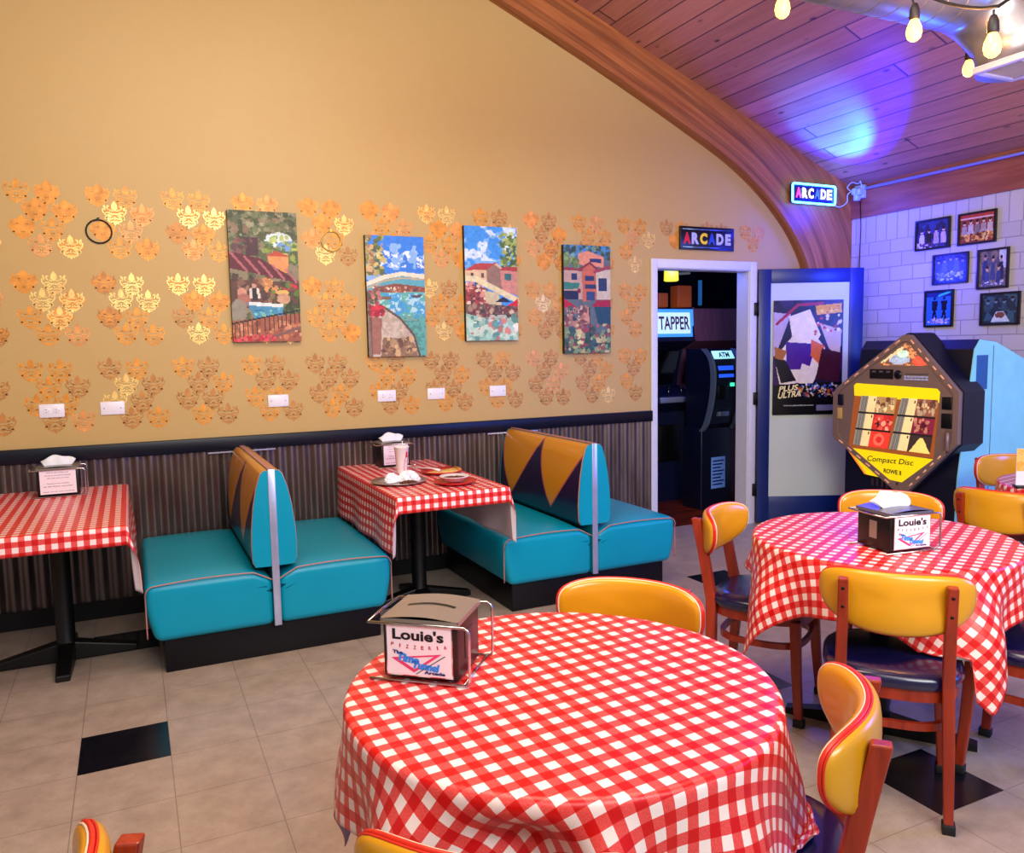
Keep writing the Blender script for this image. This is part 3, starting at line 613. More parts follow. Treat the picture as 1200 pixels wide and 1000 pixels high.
# ARCADE sign above the door
M_blk = mat('sign_black', '#07080e', .3); M_chr = mat('blue_chrome', '#6d86b8', .25, .8, noise=.2)
M_sr = mat('letter_red', '#d81c30', .4); M_sy = mat('letter_yellow', '#f0cc20', .4); M_sb = mat('letter_blue', '#2048c8', .4); M_sl = mat('letter_lilac', '#b8bce8', .4)
t = thing('arcade_sign', 'black framed sign with multicoloured lettering above the doorway', 'sign', (4.02, -.001, 2.172)); w_ = .512; h_ = .172
mb = MB(); mb.box((-w_/2, -.02, 0), (w_/2, 0, h_), M_blk, .003); mb.build('board', t)
for z in (.018, .15):
    mb = MB(); mb.tube([(-w_/2+.015, -.022, z), (w_/2-.015, -.022, z)], .006, M_chr); mb.build('metal_strip', t)
mb = MB(); x = -.195
for ch, m_ in zip('ARCADE', (M_sr, M_sl, M_sy, M_sb, M_sl, M_sl)):
    mb.text(ch, (x, -.0215, .084), (1, 0, 0), (0, 0, 1), .07 if ch != 'E' else .055, .085, m_, .06); x += .078
mb.open = True
mb.build('lettering', t)
# neon sign on the arch
def emis(name, c, s): return mat(name, c, .4, emit=c, es=s)
E_cyan = emis('neon_cyan', '#58d8ff', 6.); E_white = emis('neon_white', '#e8f4ff', 3.); E_pink = emis('neon_pink', '#ff3a7a', 3.); E_yel = emis('neon_yellow', '#ffe070', 3.); E_blue = emis('neon_blue', '#2a50ff', 3.)
t = thing('neon_sign', 'small glowing cyan neon sign fixed to the timber arch', 'neon sign', (4.983, -.125, 2.555)); NS = t
w_, h_ = .46, .148
mb = MB(); mb.box((-w_/2, 0, 0), (w_/2, .012, h_), mat('clear_backing', '#1a2060', .2)); mb.build('backing_board', t)
rc = []
for cx, cz, a0 in ((w_/2-.02, .02, -PI/2), (w_/2-.02, h_-.02, 0), (-w_/2+.02, h_-.02, PI/2), (-w_/2+.02, .02, PI)): rc += [(p[0], -.012, p[1]) for p in arc((cx, cz), .018, a0, a0+PI/2, 4)]
mb = MB(); mb.tube(rc, .008, E_cyan, 8, closed=True); mb.build('neon_border', t)
mb = MB(); x = -.165
for ch, m_ in zip('ARCADE', (E_pink, E_white, E_yel, E_blue, E_white, E_white)):
    mb.text(ch, (x, -.012, .078), (1, 0, 0), (0, 0, 1), .055, .078, m_, .04); x += .066
mb.open = True
mb.build('neon_lettering', t)
M_cord = mat('pale_blue_cord', '#b8cce8', .4)
mb = MB(); mb.tube(catmull([(w_/2-.02, 0, .01), (w_/2+.05, -.01, -.01), (w_/2+.12, -.02, .03), (5.33-4.983, -.03, .09), (5.36-4.983, -.05, .115)], 4), .004, M_cord, 6); mb.build('power_cord', t)
# socket box with plugs, conduit
M_box = mat('pale_plastic_plug', '#a8c4dc', .35)
t = thing('outlet_box', 'cluster of plugs on an electrical box at the corner of the fascia', 'electrical box', (W-.02, -.2, 2.64))
mb = MB(); mb.box((-.04, -.045, -.03), (0, .045, .075), M_box, .005); mb.build('box_body', t)
for dy, dz in ((-.03, .02), (.015, .03), (-.005, -.02)):
    mb = MB(); mb.box((-.085, dy-.018, dz-.03), (-.038, dy+.018, dz+.02), M_box, .006); mb.build('plug', t)
mb = MB(); mb.tube(catmull([(-.06, .03, .02), (-.1, .06, .06), (-.08, .03, .10), (-.07, -.02, .08), (-.1, -.07, .09), (-.06, -.05, .03)], 4), .004, M_cord, 6); mb.build('coiled_cord', t)
mb = MB(); mb.tube([(-.02, 0, -.03), (-.015, -.01, -.25), (-.012, .0, -.62)], .004, mat('black_cable', '#08080a', .5), 6); mb.build('hanging_cable', t)
mb = MB(); mb.tube([(W-.035, -.25, 2.685), (W-.035, -6.4, 2.685)], .012, mat('painted_conduit', '#b8bcd8', .35, .3), 10)
tag(mb.build('conduit_pipe'), 'thin electrical conduit running along the top of the fascia', 'pipe')
mb = MB(); mb.tube([(W-.04+.035*math.cos(a)*0, -.12+.03*math.cos(a), 2.40+.03*math.sin(a)) for a in [2*PI*k/20 for k in range(20)]], .004, M_ringk, 6, closed=True)

# framed band pictures
M_frame = mat('black_frame', '#08080c', .3)
def framed(label, y0, z0, w_, h_, ras):
    t = thing('framed_picture', label, 'picture', (W-.001, y0-w_/2, z0), -PI/2, 'framed pictures on the white brick wall')
    f = .014
    mb = MB(); mb.box((-w_/2, -.018, 0), (-w_/2+f, 0, h_), M_frame); mb.box((w_/2-f, -.018, 0), (w_/2, 0, h_), M_frame); mb.box((-w_/2+f, -.018, 0), (w_/2-f, 0, f), M_frame); mb.box((-w_/2+f, -.018, h_-f), (w_/2-f, 0, h_), M_frame); mb.build('frame', t)
    ras.mesh('print', w_-2*f+.002, h_-2*f+.002, PHOTO, t, (0, -.008, f-.001))
def people(R, n, y0, y1, body, head='#c89a80'):
    for k in range(n):
        x = (k+.7)/(n+.4); dy = (rng.rand()-.5)*.1
        R.poly([(x-.07, y0+.16+dy), (x+.07, y0+.16+dy), (x+.09, y1), (x-.09, y1)], body[k % len(body)]); R.ell(x, y0+.08+dy, .045, .07, head, 1, .1); R.ell(x, y0+.03+dy, .05, .05, '#2a1c18', 1, .1)
A = lambda c: Ras(54, 42, c)
R = A('#1c2040'); R.put(R.n1 > .5, '#2c3a78', .8); people(R, 4, .3, .85, ['#d8c8b8', '#1c1820', '#b8a090', '#c8b0a0'], '#d8b0a0'); R.spots((0, .8, 1, 1), 16, .05, ['#d0c0c8', '#503848']); R.brush(); framed('framed band photo, upper left of the group on the brick wall', -.697, 2.132, .285, .225, R)
R = A('#8a4034'); R.put(R.V < .2, '#b84038'); R.put((R.V > .12) & (R.V < .16), '#f0e8e0', .6); people(R, 5, .2, .7, ['#a89890', '#c8b8b0', '#887870'], '#e0b8a0'); R.spots((.05, .68, .95, .92), 40, .05, ['#f0b050', '#e07830', '#ffd880', '#5a2a20']); R.brush(); framed('framed orange band poster at the top right of the group', -1.045, 2.131, .282, .225, R)
R = A('#1a2050'); R.put(R.n2 > .5, '#4a50a0', .7); people(R, 5, .1, .6, ['#30388c', '#5058a8'], '#a8a0c8'); R.spots((.1, .65, .9, .9), 36, .05, ['#c8d0f8', '#8090e0', '#303890']); R.brush(); framed('framed blue band poster in the middle row, left', -.851, 1.868, .282, .22, R)
R = Ras(42, 52, '#5a5460'); R.put(R.n1 > .5, '#8a7a70', .7); R.poly([(.7, 0), (1, 0), (1, .5), (.75, .5)], '#c8d0e8'); people(R, 3, .12, .8, ['#2a3a68', '#384878', '#202c50'], '#c8a088'); people(R, 2, .4, .95, ['#3a4a80', '#30407a'], '#d0a890'); R.spots((.1, .86, .9, .95), 20, .04, ['#e0e0f0', '#5060a0']); R.brush(); framed('framed portrait-format group photo, middle row right', -1.202, 1.81, .224, .276, R)
R = Ras(40, 52, '#2c6cc8'); R.put(R.V < .15, '#1c2c70'); R.line([(.5, .12), (.9, .02)], .04, '#40d0e0'); 
for x in (.33, .7): R.ell(x, .2, .05, .05, '#1a1a28', 1, .1); R.poly([(x-.12, .26), (x+.12, .26), (x+.1, .55), (x-.1, .55)], '#14142a'); R.line([(x, .5), (x-.08, .85)], .035, '#14142a'); R.line([(x, .5), (x+.08, .85)], .035, '#14142a')
R.spots((.1, .8, .9, .95), 26, .05, ['#e8d8e8', '#a890c0']); R.brush(.15); framed('framed photo of two dark figures on blue, bottom left', -.794, 1.557, .234, .272, R)
R = A('#1a3040'); R.put(R.n1 > .52, '#3a6478', .7); people(R, 4, .15, .6, ['#304858', '#203440'], '#6a8a98'); R.poly([(.25, .95), (.4, .6), (.6, .6), (.78, .95)], '#c8d8e0'); R.ell(.5, .72, .14, .1, '#7a4a40'); R.brush(); framed('framed dark teal band poster, bottom right', -1.235, 1.556, .28, .226, R)

# ================================================================ CHAIRS
M_yel = mat('mustard_vinyl', '#d99413', .26, noise=.05, scale=6, coat=.35); M_yelb = mat('mustard_vinyl_back', '#cf9318', .3, noise=.06, scale=5, coat=.25)
M_pip = mat('red_piping', '#d02a18', .35); M_pipw = mat('pale_piping', '#ead2b8', .4)
M_seat = mat('navy_vinyl', '#0c0d3c', .25, noise=.12, scale=5, coat=.4); M_cw = wood_mat('cherry_stained_wood', '#7a1f0e', '#a4361c', .32, (25, 25, 3)); M_rub = mat('black_rubber', '#0c0d10', .7)
def sq(a0, r, p=2.6): # superellipse point
    c, s = math.cos(a0), math.sin(a0); k = (abs(c)**p+abs(s)**p)**(-1/p); return (r*k*c, r*k*s)
RB = .30
def back_pt(s, z, off): # on the curved panel; s = arc coordinate, off = outward normal offset (towards rear positive)
    a = s/RB; r = RB+off; return (r*math.sin(a), -.232+RB-r*math.cos(a), z)
LB = .232 # half arc length
def outline(t): # closed outline t in 0..2pi -> (s, z)
    c, s = math.cos(t), math.sin(t)
    if s >= 0: p, hz = 3.5, .076
    else: p, hz = 2.2, .112
    k = (abs(c)**p+abs(s)**p)**(-1/p); return (LB*k*c, .712+hz*k*s)
def build_chair():
    t = thing('dining_chair', 'x', 'chair')
    for s in (-1, 1):
        for fr in (0, 1):
            mb = MB()
            if fr: pts = [((s*.172, .175, 0), .015), ((s*.160, .16, .2), .018), ((s*.150, .15, .405), .020)]
            else: pts = [((s*.160, -.200, 0), .016), ((s*.155, -.178, .25), .020), ((s*.148, -.180, .44), .021), ((s*.145, -.215, .62), .020), ((s*.145, -.247, .765), .018)]
            vs = []
            for (x, y, z), r in pts: vs += [(x-r*.8, y-r, z), (x+r*.8, y-r, z), (x+r*.8, y+r, z), (x-r*.8, y+r, z)]
            n = len(pts); fs = [(4*i+k, 4*i+(k+1) % 4, 4*i+4+(k+1) % 4, 4*i+4+k) for i in range(n-1) for k in range(4)]+[(3, 2, 1, 0), (4*n-4, 4*n-3, 4*n-2, 4*n-1)]
            mb.add(vs, fs, M_cw); lg = mb.build('leg', t, bevel=.004)
            x, y, z = pts[0][0]; mb = MB(); mb.box((x-.018, y-.02, -.0), (x+.018, y+.02, .03), M_rub, .003); mb.build('foot_cap', lg)
            if not fr:
                for zz in (.735, .675):
                    mb = MB(); yy = -.247+(.765-zz)*.22-.019; mb.lathe([(0, .002), (.005, 0), (.005, -.004)], mat('x', '#000000') if False else M_hinge, 8, (0, 0, 0)); 
                    k = len(mb.v)-24
                    for q in range(k, len(mb.v)): v = mb.v[q]; mb.v[q] = (s*.145+v[0], yy-v[2]*1-.001, zz+v[1])
                    mb.build('screw', lg)
    # seat: cushion + wooden ring + lower hoop
    mb = MB(); prof = [(.2, .425), (.206, .44), (.205, .455), (.19, .468), (.15, .474), (.08, .477), (.0, .478)]
    def sf(u, v):
        i = v*(len(prof)-1); r, z = prof[min(int(round(i)), len(prof)-1)]; x, y = sq(2*PI*u, r, 3.); return (x, y*1.0+.0, z)
    mb.grid(sf, 48, len(prof)-1, M_seat, closeu=True); mb.build('seat', t)
    def hoop(nm, r, z0, z1, th):
        mb = MB(); q = [(r, z0), (r, z1), (r-th, z1), (r-th, z0)]
        mb.grid(lambda u, v: (*sq(2*PI*u, q[int(round(v*4)) % 4][0], 3.), q[int(round(v*4)) % 4][1]), 48, 4, M_cw, closeu=True, closev=True, sm=False); return mb.build(nm, t)
    hoop('seat_frame', .192, .385, .426, .03); hoop('stretcher_ring', .172, .285, .308, .016)
    # backrest
    mb = MB(); n = 56
    def face(sign, mt, mb):
        prof = [(1., .0), (.985, .006), (.94, .011), (.85, .015), (.6, .018), (.3, .019), (0, .0195)]
        def fn(u, v):
            k, d = prof[min(int(round(v*(len(prof)-1))), len(prof)-1)]; s, z = outline(2*PI*u); return back_pt(s*k, .700+(z-.700)*k, sign*(d+.006))
        mb.grid(fn, n, len(prof)-1, mt, closeu=True)
    face(-1, M_yel, mb); face(1, M_yelb, mb)
    br = mb.build('backrest', t)
    for nm, m_, off, r in (('piping', M_pip, -.001, .0048), ('rear_piping', M_pip, .0062, .0022), ('pale_piping', M_pipw, -.0065, .0022)):
        mb = MB(); mb.tube([back_pt(*outline(2*PI*k/n), off) for k in range(n)], r, m_, 8, closed=True); q = mb.build(nm, br)
    return t
chair0 = build_chair(); first = [True]
SEATS = []
def place(x, y, deg, label, group=None):
    SEATS.append((x, y, math.radians(deg)))
    if first[0]:
        first[0] = False; chair0.location = (x, y, 0); chair0.rotation_euler.z = math.radians(deg); chair0['label'] = label
        if group: chair0['group'] = group
        return chair0
    return dup(chair0, (x, y, 0), math.radians(deg), label, group)
G1 = 'dining chairs at the foreground round table'; G2 = 'dining chairs at the second round table'; G3 = 'dining chairs at the far right table'
place(1.122, -3.195, 131.9, 'mustard chair facing us behind the foreground round table', G1)
place(1.092, -3.73, 43.4, 'mustard chair at lower right, curved back seen end-on', G1)
place(.524, -3.832, -36, 'mustard chair at the bottom edge, only its back tips in front of the foreground table', G1)
place(2.172, -3.21, -49, 'mustard chair with its back to us at the second round table', G2)
place(2.29, -2.525, -149, 'mustard chair left of the second round table, seen from the side', G2)
place(2.90, -2.60, 128.5, 'mustard chair behind the second round table, half hidden by its napkin box', G2)
place(2.69, -3.355, 20.5, 'chair right of the second round table, only legs and seat rail showing', G2)
place(3.68, -2.66, -80, 'mustard chair with its back to us at the far right table', G3)
place(4.50, -2.20, 152, 'mustard chair facing us behind the far right table', G3)
place(-.323, -3.749, 69, 'mustard chair at the lower left corner facing left')

# ================================================================ TABLES AND CLOTHS
def gingham():
    m, nt, b = nodes('red_gingham_vinyl'); tc = N(nt, 'ShaderNodeTexCoord'); s = N(nt, 'ShaderNodeSeparateXYZ'); L(nt, tc.outputs['UV'], s.inputs[0]); P = .0465
    st = []
    for k in (0, 1):
        fr = math_(nt, 'FRACT', math_(nt, 'ADD', math_(nt, 'DIVIDE', s.outputs[k], P), 50.)); st.append(math_(nt, 'LESS_THAN', fr, .5))
    both = math_(nt, 'MULTIPLY', st[0], st[1]); one = math_(nt, 'SUBTRACT', math_(nt, 'ADD', st[0], st[1]), math_(nt, 'MULTIPLY', both, 2.))
    nz = N(nt, 'ShaderNodeTexNoise', i_Scale=320., i_Detail=2.); L(nt, tc.outputs['UV'], nz.inputs['Vector'])
    half = mixc(nt, math_(nt, 'MULTIPLY_ADD', nz.outputs[0], 1.4, -.2), lin('#d81c22'), lin('#ea6660'))
    c = mixc(nt, one, lin('#f2e0dc'), half); c = mixc(nt, both, c, lin('#cc0c10'))
    L(nt, c, b.inputs['Base Color']); b.inputs['Roughness'].default_value = .32; b.inputs['Specular IOR Level'].default_value = .45
    w = N(nt, 'ShaderNodeTexWave', i_Scale=420.); L(nt, tc.outputs['UV'], w.inputs['Vector'])
    n3 = N(nt, 'ShaderNodeTexNoise', i_Scale=9., i_Detail=3.); L(nt, tc.outputs['UV'], n3.inputs['Vector'])
    h = math_(nt, 'ADD', math_(nt, 'MULTIPLY', w.outputs[0], .03), n3.outputs[0])
    bp = N(nt, 'ShaderNodeBump', i_Strength=.25, i_Distance=.006); L(nt, h, bp.inputs['Height']); L(nt, bp.outputs[0], b.inputs['Normal']); return m
M_ging = gingham(); M_flan = mat('white_flannel_backing', '#cdbcc4', .8, noise=.04, scale=80)
M_iron = mat('black_iron', '#070708', .45, .0, noise=.1, spec=.35); M_top = wood_mat('table_laminate', '#3a2416', '#5a3a24', .5)
TH = .742
def cloth_obj(mb, name, parent=None, loc=None, rotz=0):
    mb.open = True; o = mb.build(name, parent, loc, rotz); me = o.data; me.materials.append(M_flan)
    s = o.modifiers.new('s', 'SOLIDIFY'); s.thickness = .0016; s.offset = 1; s.material_offset = 1; s.material_offset_rim = 0
    # the outer shell keeps the print; flip so that the print faces up
    return o
def smooth(a, b, x): t = max(0, min(1, (x-a)/(b-a))); return t*t*(3-2*t)
def round_table(cx, cy, r, tlab, clab, crot, half, seed, folds, dent=None):
    t = thing('round_table', tlab, 'table', (cx, cy, 0), 0, 'round pedestal tables')
    mb = MB(); mb.lathe([(r-.012, TH-.03), (r-.002, TH-.024), (r-.002, TH-.008), (r-.006, TH-.004), (0, TH-.004)], M_top, 64); mb.lathe([(0, TH-.03), (r-.012, TH-.03)], M_top, 64); mb.build('tabletop', t)
    mb = MB(); mb.lathe([(.05, .06), (.038, .1), (.038, TH-.09), (.06, TH-.06), (.14, TH-.031)], M_iron, 20); mb.build('column', t)
    mb = MB()
    for k in range(4):
        a = k*PI/2+.6; c, s = math.cos(a), math.sin(a); mb.add([(c*.0-s*.03, s*.0+c*.03, 0), (c*.0+s*.03, s*.0-c*.03, 0), (c*.33+s*.022, s*.33-c*.022, 0), (c*.33-s*.022, s*.33+c*.022, 0)]+[(c*.0-s*.03, s*.0+c*.03, .075), (c*.0+s*.03, s*.0-c*.03, .075), (c*.33+s*.022, s*.33-c*.022, .025), (c*.33-s*.022, s*.33+c*.022, .025)], [(0, 1, 2, 3), (7, 6, 5, 4), (0, 4, 5, 1), (1, 5, 6, 2), (2, 6, 7, 3), (3, 7, 4, 0)], M_iron)
    mb.build('base', t)
    rs = random.Random(seed); ph = [rs.random()*6.28 for _ in range(6)]
    cr, sr = math.cos(math.radians(crot)), math.sin(math.radians(crot))
    def fn(u, v):
        th = 2*PI*u; Rr = half/max(abs(math.cos(th)), abs(math.sin(th)))
        s = Rr*(v**.85); c, sn = math.cos(th), math.sin(th)
        if s <= r: return (s*c, s*sn, TH)
        d = s-r; br = .018; ang = min(d/br, PI/2)
        x = r+br*math.sin(ang)*.6; z = TH-br*(1-math.cos(ang)); dd = max(0, d-br*PI/2)
        am = smooth(0, .22, dd)
        f = sum(A_*math.sin(k*th+ph[i]) for i, (k, A_) in enumerate(folds))
        if dent:
            dl = (math.degrees(th)+crot-dent+540) % 360-180
            dn = smooth(0, .10, dd)*(-.10*math.exp(-(dl/12)**2)+.035*math.exp(-((dl-17)/6)**2)+.025*math.exp(-((dl+22)/9)**2))
        else: dn = 0
        g = (1-(abs(math.cos(2*th))))  # corners stick out a little
        rad = x+dn+am*(.012+f)+dd*(.05+.10*g*g); z -= dd*(.985-.04*g)
        tw = am*.03*math.sin(7*th+ph[3])
        qx, qy = rad*math.cos(th+tw), rad*math.sin(th+tw); wx, wy = cx+qx*cr-qy*sr, cy+qx*sr+qy*cr
        if z < .486:
            for (sx_, sy_, sa) in SEATS:
                dx, dy = wx-sx_, wy-sy_; lx, ly = dx*math.cos(sa)+dy*math.sin(sa), -dx*math.sin(sa)+dy*math.cos(sa)
                if (abs(lx)/.222)**3+(abs(ly)/.222)**3 < 1: z = .486+.006*math.sin(dd*60); break
        return (qx, qy, z)
    def uvf(u, v):
        th = 2*PI*u; Rr = half/max(abs(math.cos(th)), abs(math.sin(th))); s = Rr*(v**.85); return (s*math.cos(th), s*math.sin(th))
    mb = MB(); mb.grid(fn, 300, 64, M_ging, closeu=True, uvfn=uvf, flip=True)
    # the seam column needs its own uv because closeu shares vertices: uv stored per face so fine
    o = cloth_obj(mb, 'tablecloth', None, (cx, cy, .001), math.radians(crot)); tag(o, clab, 'tablecloth', 'red gingham tablecloths')
    return t
round_table(.805, -3.475, .452, 'round pedestal table nearest the camera under gingham', 'red and white gingham cloth over the foreground round table', 3, .675, 3, [(9, .018), (14, .013), (5, .012)], -128)
round_table(2.475, -2.915, .448, 'second round pedestal table at right, ringed by mustard chairs', 'gingham cloth on the right round table, corner hanging low', 27, .64, 8, [(8, .022), (13, .015), (5, .016)])
round_table(4.25, -2.72, .44, 'round table cut off by the right edge of view', 'gingham cloth on the table at the far right edge', 10, .60, 5, [(9, .012), (5, .01)])

def booth_table(cx, tlab, clab, seed):
    w, l = .60, 1.20; hy = .62
    t = thing('booth_table', tlab, 'table', (cx, -hy, 0), 0, 'rectangular booth tables')
    mb = MB(); mb.box((-w/2+.004, -l/2+.004, TH-.032), (w/2-.004, l/2-.004, TH-.004), M_top, .004); mb.build('tabletop', t)
    mb = MB(); mb.lathe([(.06, .05), (.042, .09), (.042, TH-.08), (.07, TH-.05), (.15, TH-.033)], M_iron, 20); mb.build('column', t)
    mb = MB()
    for k in range(4):
        a = k*PI/2; c, s = math.cos(a), math.sin(a); rl = .31
        mb.add([(-s*.04, c*.04, 0), (s*.04, -c*.04, 0), (c*rl+s*.03, s*rl-c*.03, 0), (c*rl-s*.03, s*rl+c*.03, 0), (-s*.04, c*.04, .10), (s*.04, -c*.04, .10), (c*rl+s*.03, s*rl-c*.03, .03), (c*rl-s*.03, s*rl+c*.03, .03)], [(0, 1, 2, 3), (7, 6, 5, 4), (0, 4, 5, 1), (1, 5, 6, 2), (2, 6, 7, 3), (3, 7, 4, 0)], M_iron)
    mb.build('base', t, bevel=.006)
    hx, hyy = .60, .66+.03
    rs = random.Random(seed); p0 = rs.random()*6
    def pos(u, v, y_off=0):
        X = (u*2-1)*hx; Y = (v*2-1)*hyy
        ex = max(0, abs(X)-w/2); ey = max(0, abs(Y)-l/2); sx = 1 if X > 0 else -1; sy = 1 if Y > 0 else -1
        x = sx*min(abs(X), w/2); y = sy*min(abs(Y), l/2)
        if sy > 0: ey = 0; y = min(Y, .6) if Y < .6 else .6+min(Y-.6, .01)
        d = math.hypot(ex, ey)
        if d < 1e-6: return (x, y, TH, X, Y)
        a = math.atan2(ey, ex); br = .015; an = min(d/br, PI/2); dd = max(0, d-br*PI/2)
        out = br*math.sin(an)*.6+dd*(.06+.22*math.sin(2*a)**2)+.008*smooth(0, .2, dd)*math.sin(Y*14+p0)
        # front corners curl under towards the table side
        ax = math.cos(a); ay = math.sin(a)
        curlk = math.sin(2*a)*dd*.25
        return (x+sx*out*ax, y+sy*(out*ay), TH-br*(1-math.cos(an))-dd*.985, X, Y)
    mb = MB(); mb.grid(lambda u, v: pos(u, v)[:3], 96, 110, M_ging, uvfn=lambda u, v: pos(u, v)[3:])
    o = cloth_obj(mb, 'tablecloth', None, (cx, -hy, .001)); tag(o, clab, 'tablecloth', 'red gingham tablecloths'); return t
booth_table(-.355, 'booth table on a black cross base at far left', 'gingham cloth on the left booth table, glowing orange on top', 2)
booth_table(1.445, 'booth table between the two turquoise booths', 'gingham cloth on the booth table laden with plates', 4)

# ================================================================ BOOTHS
M_teal = mat('turquoise_vinyl', '#00808c', .26, noise=.07, scale=4, coat=.15, spec=.35); M_teal2 = mat('turquoise_vinyl_front', '#0092b0', .33, noise=.05, scale=4, coat=.0, spec=.3)
M_steel = mat('brushed_steel_strip', '#b8c0e4', .25, .6, noise=.1, scale=12); M_bpip = mat('pink_brown_piping', '#b07a74', .4); M_kick = mat('black_plinth', '#06050e', .4, spec=.3)
def flame_mat():
    m, nt, b = nodes('mustard_and_navy_zigzag_vinyl'); tc = N(nt, 'ShaderNodeTexCoord'); s = N(nt, 'ShaderNodeSeparateXYZ'); L(nt, tc.outputs['UV'], s.inputs[0])
    f = math_(nt, 'FRACT', s.outputs[0]); v = s.outputs[1]
    v2 = math_(nt, 'DIVIDE', math_(nt, 'SUBTRACT', v, .12), .86); v2 = math_(nt, 'MAXIMUM', math_(nt, 'MINIMUM', v2, 1.), 0.)
    om = math_(nt, 'SUBTRACT', 1., v2); lo = math_(nt, 'MULTIPLY', math_(nt, 'POWER', om, 2.2), .30)
    hi = math_(nt, 'MULTIPLY_ADD', math_(nt, 'POWER', v2, .92), .70, .30)
    inside = math_(nt, 'MULTIPLY', math_(nt, 'GREATER_THAN', f, lo), math_(nt, 'LESS_THAN', f, hi)); inside = math_(nt, 'MULTIPLY', inside, math_(nt, 'GREATER_THAN', v, .12))
    d = math_(nt, 'MINIMUM', math_(nt, 'ABSOLUTE', math_(nt, 'SUBTRACT', f, lo)), math_(nt, 'ABSOLUTE', math_(nt, 'SUBTRACT', f, hi)))
    pip = math_(nt, 'MULTIPLY', math_(nt, 'LESS_THAN', d, .012), math_(nt, 'GREATER_THAN', v, .11))
    c = mixc(nt, inside, lin('#100c38'), lin('#cf8a14')); c = mixc(nt, pip, c, lin('#b0485c')); L(nt, c, b.inputs['Base Color']); b.inputs['Roughness'].default_value = .3; b.inputs['Coat Weight'].default_value = .3
    return m
M_flame = flame_mat()
def booth(x0, label):
    t = thing('booth_bench', label, 'booth seat', (x0+.57, 0, 0), 0, 'double sided turquoise booths'); w = .57; yf = -1.10; yb = -.03
    mb = MB(); mb.box((-w+.07, -1.04, 0), (w-.05, yb, .17), M_kick, .006); mb.build('plinth', t)
    for s in (-1, 1):
        mb = MB(); bm = bmesh.new(); bmesh.ops.create_cube(bm, size=1)
        xa, xb = (.012 if s > 0 else -w), (w if s > 0 else -.012)
        for v in bm.verts: v.co = ((xa+xb)/2+v.co.x*(xb-xa), (yf+yb)/2+v.co.y*(yb-yf), .30+v.co.z*.27)
        bmesh.ops.bevel(bm, geom=[e for e in bm.edges], offset=.035, segments=5, affect='EDGES', profile=.5)
        bmesh.ops.subdivide_edges(bm, edges=[e for e in bm.edges if e.calc_length() > .15], cuts=9, use_grid_fill=True)
        for v in bm.verts:
            c = v.co
            if c.z > .40:
                fx = 1-((c.x-(xa+xb)/2)/((xb-xa)/2))**2; fy = 1-((c.y-(yf+yb)/2)/((yb-yf)/2))**4; c.z += .022*max(0, fx)*max(0, fy)
            if abs(c.x) > w-.05: c.x *= 1-.06*smooth(.36, .17, c.z) if False else 1-.06*max(0, min(1, (.34-c.z)/.17))**1.5
            if abs(c.x) < .3 and c.z > .36 and abs(c.x) < .10: c.z -= (.10-abs(c.x))*.45
        mb.bm(bm, M_teal2, True); st = mb.build('seat_cushion', t)
        # piping along the front top edge
        pts = []
        for k in range(61):
            u = k/60; x = xa+(xb-xa)*u; z = .437+.014*(1-(2*u-1)**2)
            if abs(x) < .1: z -= (.10-abs(x))*.45
            oe = abs(x)-(w-.037)
            if oe > 0: z -= .037-math.sqrt(max(0, .037**2-oe**2))
            pts.append((x, yf+.003, z-.012))
        ex = s*(w-.002); pts_side = [(s*(w-.001), yf+.008, z) for z in (.385, .30, .22, .19)]
        P = (pts+pts_side) if s > 0 else (pts_side[::-1]+pts)
        mb = MB(); mb.tube(P, .0035, M_bpip, 6); mb.build('piping', st)
        # back cushion
        prof = [(.015, .455), (.088, .457), (.100, .48), (.103, .56), (.099, .64), (.088, .74), (.071, .83), (.050, .895), (.034, .912), (.015, .912)]
        ys = [yf+.005, yb-.02]; n = len(prof); mb = MB(); NY = 40
        sl = [0]
        for i in range(1, n): sl.append(sl[-1]+math.hypot(prof[i][0]-prof[i-1][0], prof[i][1]-prof[i-1][1]))
        idx0, idx1 = 1, 8
        def fb(u, v):
            i = int(round(v*(n-1))); y = ys[1]+(ys[0]-ys[1])*u; return (s*prof[i][0], y, prof[i][1])
        def uvb(u, v):
            i = int(round(v*(n-1))); return (u*2*.94+.03 if False else u*2.0*.955, max(0., min(1., (sl[i]-sl[1])/(sl[8]-sl[1]))))
        mb.grid(fb, NY, n-1, M_flame, uvfn=uvb)
        bk = mb.build('back_cushion', t)
        for y, dy in ((ys[0], -.012), (ys[1], .01)):
            mb = MB(); poly = [(s*p[0], p[1]) for p in prof]; mb.prism(poly, 'y', y, y+dy, M_teal2)
            q = mb.build('end_panel', bk); q['label'] = 'turquoise end panel'
        mb = MB(); mb.tube([(s*p[0], ys[0]-.002, p[1]) for p in prof[1:9]], .004, M_bpip, 6); mb.build('end_piping', bk)
    mb = MB(); mb.box((-.015, yf-.0, .17), (.015, yb, .915), M_teal); mb.build('core_board', t)
    mb = MB(); mb.box((-.017, yf-.012, .165), (.017, yf-.002, .918), M_steel, .002); o = mb.build('steel_strip', t); o['label'] = 'brushed steel edge strip'
    mb = MB(); mb.box((-.014, yf, .9151), (.014, yb, .920), M_bpip); mb.build('top_strip', t)
    mb = MB(); mb.box((-.19, -.048, .884), (.19, -.036, .892), M_steel); mb.build('wall_bracket', t)
booth(0.0, 'turquoise double booth at left with mustard and navy zigzag back')
booth(1.77, 'turquoise double booth nearer the arcade doorway')

